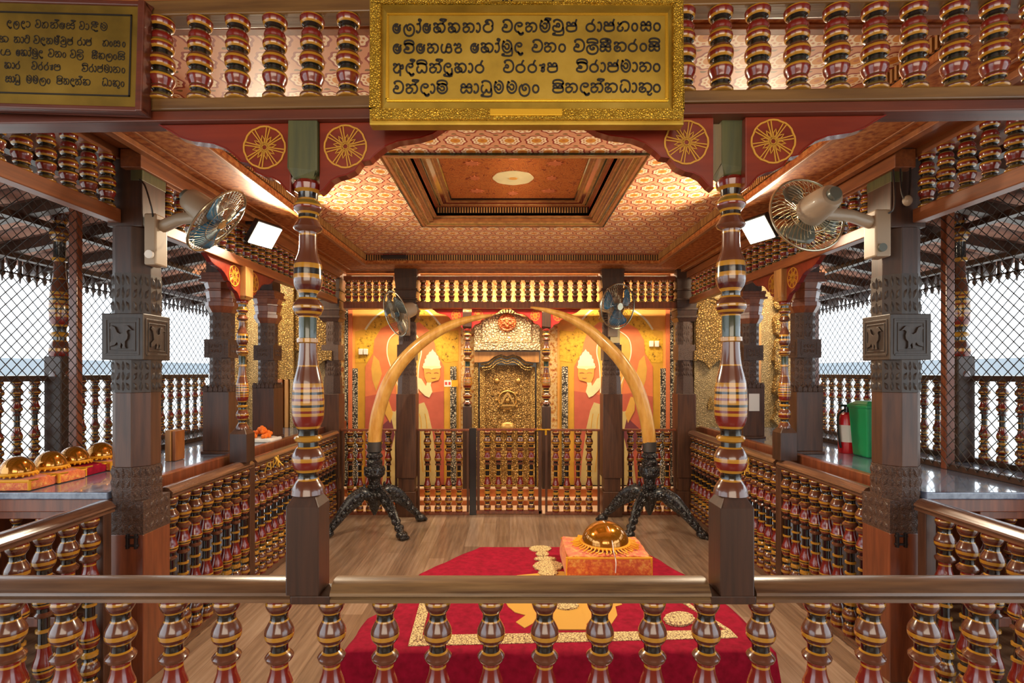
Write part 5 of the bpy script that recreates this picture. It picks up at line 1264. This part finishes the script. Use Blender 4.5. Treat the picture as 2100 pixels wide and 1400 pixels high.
L3 = [('a', 100, 255), ('da al', 285, 415), ('dh i', 440, 605), ('na al', 630, 820), ('da u', 840, 970), ('ka', 1000, 1185), ('aa', 1200, 1275), ('ra', 1300, 1445), ('va', 1715, 1875), ('ra', 1895, 2050),
      ('ra', 2073, 2218), ('uu', 2238, 2328), ('pa', 2358, 2518), ('va i', 2783, 2958), ('ra', 2978, 3123), ('aa', 3138, 3218), ('ja', 3238, 3413), ('ma', 3433, 3588), ('aa', 3603, 3688), ('na', 3708, 3893), ('n', 3913, 4018)]
L4 = [('va', 100, 260), ('na al', 285, 470), ('da', 500, 640), ('aa', 645, 720), ('ma i', 735, 905), ('sa', 1085, 1270), ('aa', 1280, 1360), ('dh u', 1385, 1550), ('ma', 1575, 1725), ('ma', 1760, 1920), ('la', 1945, 2110),
      ('n', 2143, 2243), ('ja i', 2433, 2608), ('na', 2623, 2813), ('da', 2838, 2988), ('na al', 2993, 3188), ('ta', 3198, 3398), ('dh', 3423, 3583), ('aa', 3598, 3678), ('ta ut', 3698, 3903), ('n', 3913, 4023)]
def letters(mb, line, fx, fy, xh, w, fn, squash=1.0):
    for g, u0, u1 in line:
        parts = g.split(); tall = .80 if any(p in ('i', 'I') for p in parts) else 1
        for p in parts:
            for st in GL[p]:
                q = smooth_pts([Vector((a, b_, 0)) for a, b_ in st], 3) if len(st) > 2 else [Vector((a, b_, 0)) for a, b_ in st]
                ribbon(mb, [(fx(u0+(u1-u0)*(t.x*.92+.04)), fy(u0)+xh*t.y*(tall if p not in ('i', 'I', 'u', 'ut') else .92 if p in 'iI' else 1)*squash) for t in q], w, fn)
YS = 1.405
sgx = lambda px: (px-VX)*YS/F; sgz = lambda py: H+(VY-py)*YS/F
sg = root('inscription_sign', (sgx(1080), YS, sgz(258)), 'large brass sign with four lines of black Sinhala letters hanging on the front beam', 'sign')
mb = MB(); mb.box(sgx(757), sgx(1403), YS, YS+.035, sgz(256), sgz(-8)); mb.build('back_plate', 'brass_plate', sg, .004)
mb = MB(); frame_ = lambda o, i, y0, y1: [mb.box(*q) for q in ((sgx(o[0]), sgx(o[1]), y0, y1, sgz(i[2]), sgz(o[2])), (sgx(o[0]), sgx(o[1]), y0, y1, sgz(o[3]), sgz(i[3])),
      (sgx(o[0]), sgx(i[0]), y0, y1, sgz(i[3]), sgz(i[2])), (sgx(i[1]), sgx(o[1]), y0, y1, sgz(i[3]), sgz(i[2])))]
frame_((762, 1398, -4, 248), (783, 1378, 13, 228), YS-.014, YS+.002); mb.build('chased_border', 'brass_frame', sg, .003)
mb = MB()
o_, i_ = (783, 1378, 13, 228), (797, 1364, 38, 214)      # bevel between border and the raised plate
V4 = lambda q, y: [(sgx(q[0]), y, sgz(q[2])), (sgx(q[1]), y, sgz(q[2])), (sgx(q[1]), y, sgz(q[3])), (sgx(q[0]), y, sgz(q[3]))]
mb.add(V4(o_, YS-.006)+V4(i_, YS-.018), [(0, 1, 5, 4), (1, 2, 6, 5), (2, 3, 7, 6), (3, 0, 4, 7)]); mb.build('bevel', 'brass_plate', sg)
mb = MB(); frame_((796, 1366, 36, 216), (801, 1360, 41, 211), YS-.021, YS-.012); mb.build('bead_line', 'bright_brass', sg, .002)
mb = MB(); mb.box(sgx(799), sgx(1362), YS-.018, YS, sgz(213), sgz(39)); mb.build('plate', 'brass_plate', sg)
mb = MB(); mb.box(sgx(1005), sgx(1152), YS-.018, YS-.012, sgz(243), sgz(229)); mb.build('name_strip', 'bright_brass', sg, .001)
mb = MB(); mb.box(sgx(1005), sgx(1152), YS-.017, YS-.012, sgz(11), sgz(-6)); ts = mb.build('title_strip', 'old_brass', sg, .001)
mb = MB()
TL = [('sa', 0, 1), ('da', 1.9, 2.8), ('la', 2.9, 3.8), ('da', 3.9, 4.8), ('aa', 4.9, 5.3), ('va', 6, 7), ('ha', 7.1, 8.2), ('na al', 8.3, 9.3), ('e', 9.4, 10.1), ('sa al', 10.2, 11.3), ('va', 12.2, 13.2), ('da I', 13.5, 14.6), ('ma', 14.7, 15.7)]
letters(mb, TL, lambda u: sgx(1010+u*8.6), lambda u: sgz(8), .011, .0016, lambda u, v, s: (u, YS-.0172-.0008*s, v)); mb.build('title_letters', 'letter_black', ts)
for k, (ln, b0, b1) in enumerate(((L1, 265, 232), (L2, 562, 528), (L3, 852, 828), (L4, 1150, 1130))):
    mb = MB(); fy = lambda u: sgz(40+(b0+(b1-b0)*min(1, u/4023)*1.0)/7.241)
    letters(mb, ln, lambda u: sgx(SA+u/7.241), fy, 130/7.241*YS/F, .0047, lambda u, v, s: (u, YS-.0175-.0018*s, v)); mb.build('text_line', 'letter_black', sg)
# older, duller sign on the left
ang = -math.radians(1.6); YL = 1.455
ox, oz = (278-VX)*YL/F, H+(VY-218)*YL/F
XL = Matrix.Translation((ox, YL, oz)) @ Matrix.Rotation(-ang, 4, 'Y')
k_ = YL/F
ls = root('inscription_sign', (ox-.5, YL, oz), 'older brown-framed brass sign with faded black Sinhala letters, at the upper left', 'sign')
Wd = .72
mb = MB(XL)
mb.box(-Wd, 14*k_, .0, .03, -10*k_, 0); mb.box(-Wd, 14*k_, .0, .03, 207*k_, 217*k_); mb.box(0, 14*k_, -.004, .03, -10*k_, 217*k_); mb.build('frame', 'beam_dark', ls, .003)
mb = MB(XL); mb.box(-Wd, 0, .006, .026, 0, 207*k_); mb.build('plate', 'old_brass', ls)
mb = MB(XL); mb.box(-Wd, -15*k_, .004, .007, 187*k_, 190*k_); mb.box(-Wd, -15*k_, .004, .007, 21*k_, 24*k_); mb.box(-18*k_, -15*k_, .004, .007, 21*k_, 190*k_); mb.build('black_line', 'letter_black', ls)
R0 = [('da', 30, 90), ('la', 110, 180), ('da', 200, 250), ('aa', 255, 315), ('va', 370, 440), ('ha', 450, 530), ('na al', 550, 650), ('e', 660, 730), ('sa al', 740, 850), ('va', 900, 965), ('aa', 975, 1020), ('da I', 1040, 1130), ('ma', 1150, 1240)]
R1 = [('ka', -60, 60), ('na', 120, 200), ('aa', 205, 240), ('tha', 245, 310), ('va', 355, 430), ('da', 440, 500), ('na', 510, 590), ('ma al', 600, 665), ('ba u', 680, 750), ('ja', 760, 830), ('ra', 880, 945), ('aa', 950, 980), ('ja', 985, 1055), ('ha', 1185, 1260), ('n', 1270, 1305), ('sa', 1315, 1400), ('n', 1425, 1460)]
R2 = [('ya', -40, 90), ('e', 150, 200), ('ka', 210, 290), ('aa al', 295, 330), ('ma u', 340, 410), ('da', 420, 475), ('va', 535, 610), ('na', 620, 700), ('n', 710, 750), ('va', 800, 870), ('la i', 880, 960), ('sa I', 1060, 1130), ('ta', 1140, 1220), ('la', 1230, 1310), ('n', 1320, 1360), ('sa i', 1370, 1460)]
R3 = [('ka', 15, 100), ('aa', 105, 140), ('ra', 145, 205), ('va', 340, 410), ('ra', 420, 480), ('ra', 490, 550), ('uu', 555, 600), ('pa', 610, 690), ('va i', 945, 1020), ('ra', 1030, 1090), ('aa', 1095, 1120), ('ja', 1130, 1200), ('ma', 1210, 1280), ('aa', 1285, 1310), ('na', 1320, 1410), ('n', 1425, 1465)]
R4 = [('sa', 30, 110), ('aa', 115, 140), ('dh u', 145, 205), ('ma', 280, 350), ('ma', 360, 425), ('la', 440, 520), ('n', 530, 570), ('ja i', 645, 720), ('na', 730, 800), ('da', 810, 865), ('na al', 870, 950), ('ta', 960, 1055), ('dh', 1195, 1265), ('aa', 1270, 1310), ('ta ut', 1320, 1410), ('n', 1420, 1460)]
for ln, b0 in ((R0, 345), (R1, 535), (R2, 690), (R3, 848), (R4, 1012)):
    mb = MB(XL); S_ = 5.833
    letters(mb, ln, lambda u: (u/S_-278)*k_, lambda u: (218-(b0+18*u/1500)/S_)*k_, 70/S_*k_, .0024, lambda u, v, s: (u, .0065-.0015*s, v)); mb.build('text_line', 'letter_black', ls)

# ------------------------------------------------------------------ small things
for nm, px, py, Yq in (('left', 556, 940, 3.92), ('right', 1530, 940, 3.98)):
    c = P(px, py, Yq); mb = MB()
    for k in range(16):
        a = random.uniform(-.06, .06); pts = [c+Vector((a*.5, a, .012)), c+Vector((a*.6+random.uniform(-.02, .02), a*1.2, -.02)), c+Vector((a*.6+random.uniform(-.03, .03), a*1.3, -.05-random.uniform(0, .06)))]
        mb.tube(smooth_pts(pts, 3), .004, 5)
    tag(mb.build('tassel', 'rope_gold'), 'gold tinsel tassel hanging over the %s inner rail beyond the slim column' % nm, 'tassel', kind='thing')
mb = MB(); mb.box((785-VX)*5.15/F, (836-VX)*5.15/F, 5.10, 5.143, ZC+.034, ZC+.075); mb.build('device', 'black_iron'); o = bpy.context.scene.objects['device']
tag(o, 'small black device stuck on the back edge of the ceiling recess', 'device', kind='thing'); o.modifiers.new('edge', 'BEVEL').width = .008
mb = MB(); mb.box(bx(1248), bx(1267), 5.425, 5.428, bz(704), bz(668)); tag(mb.build('sticker', 'paint_cream'), 'cream sticker on the pillar just under the blue fan', 'sticker', kind='thing')
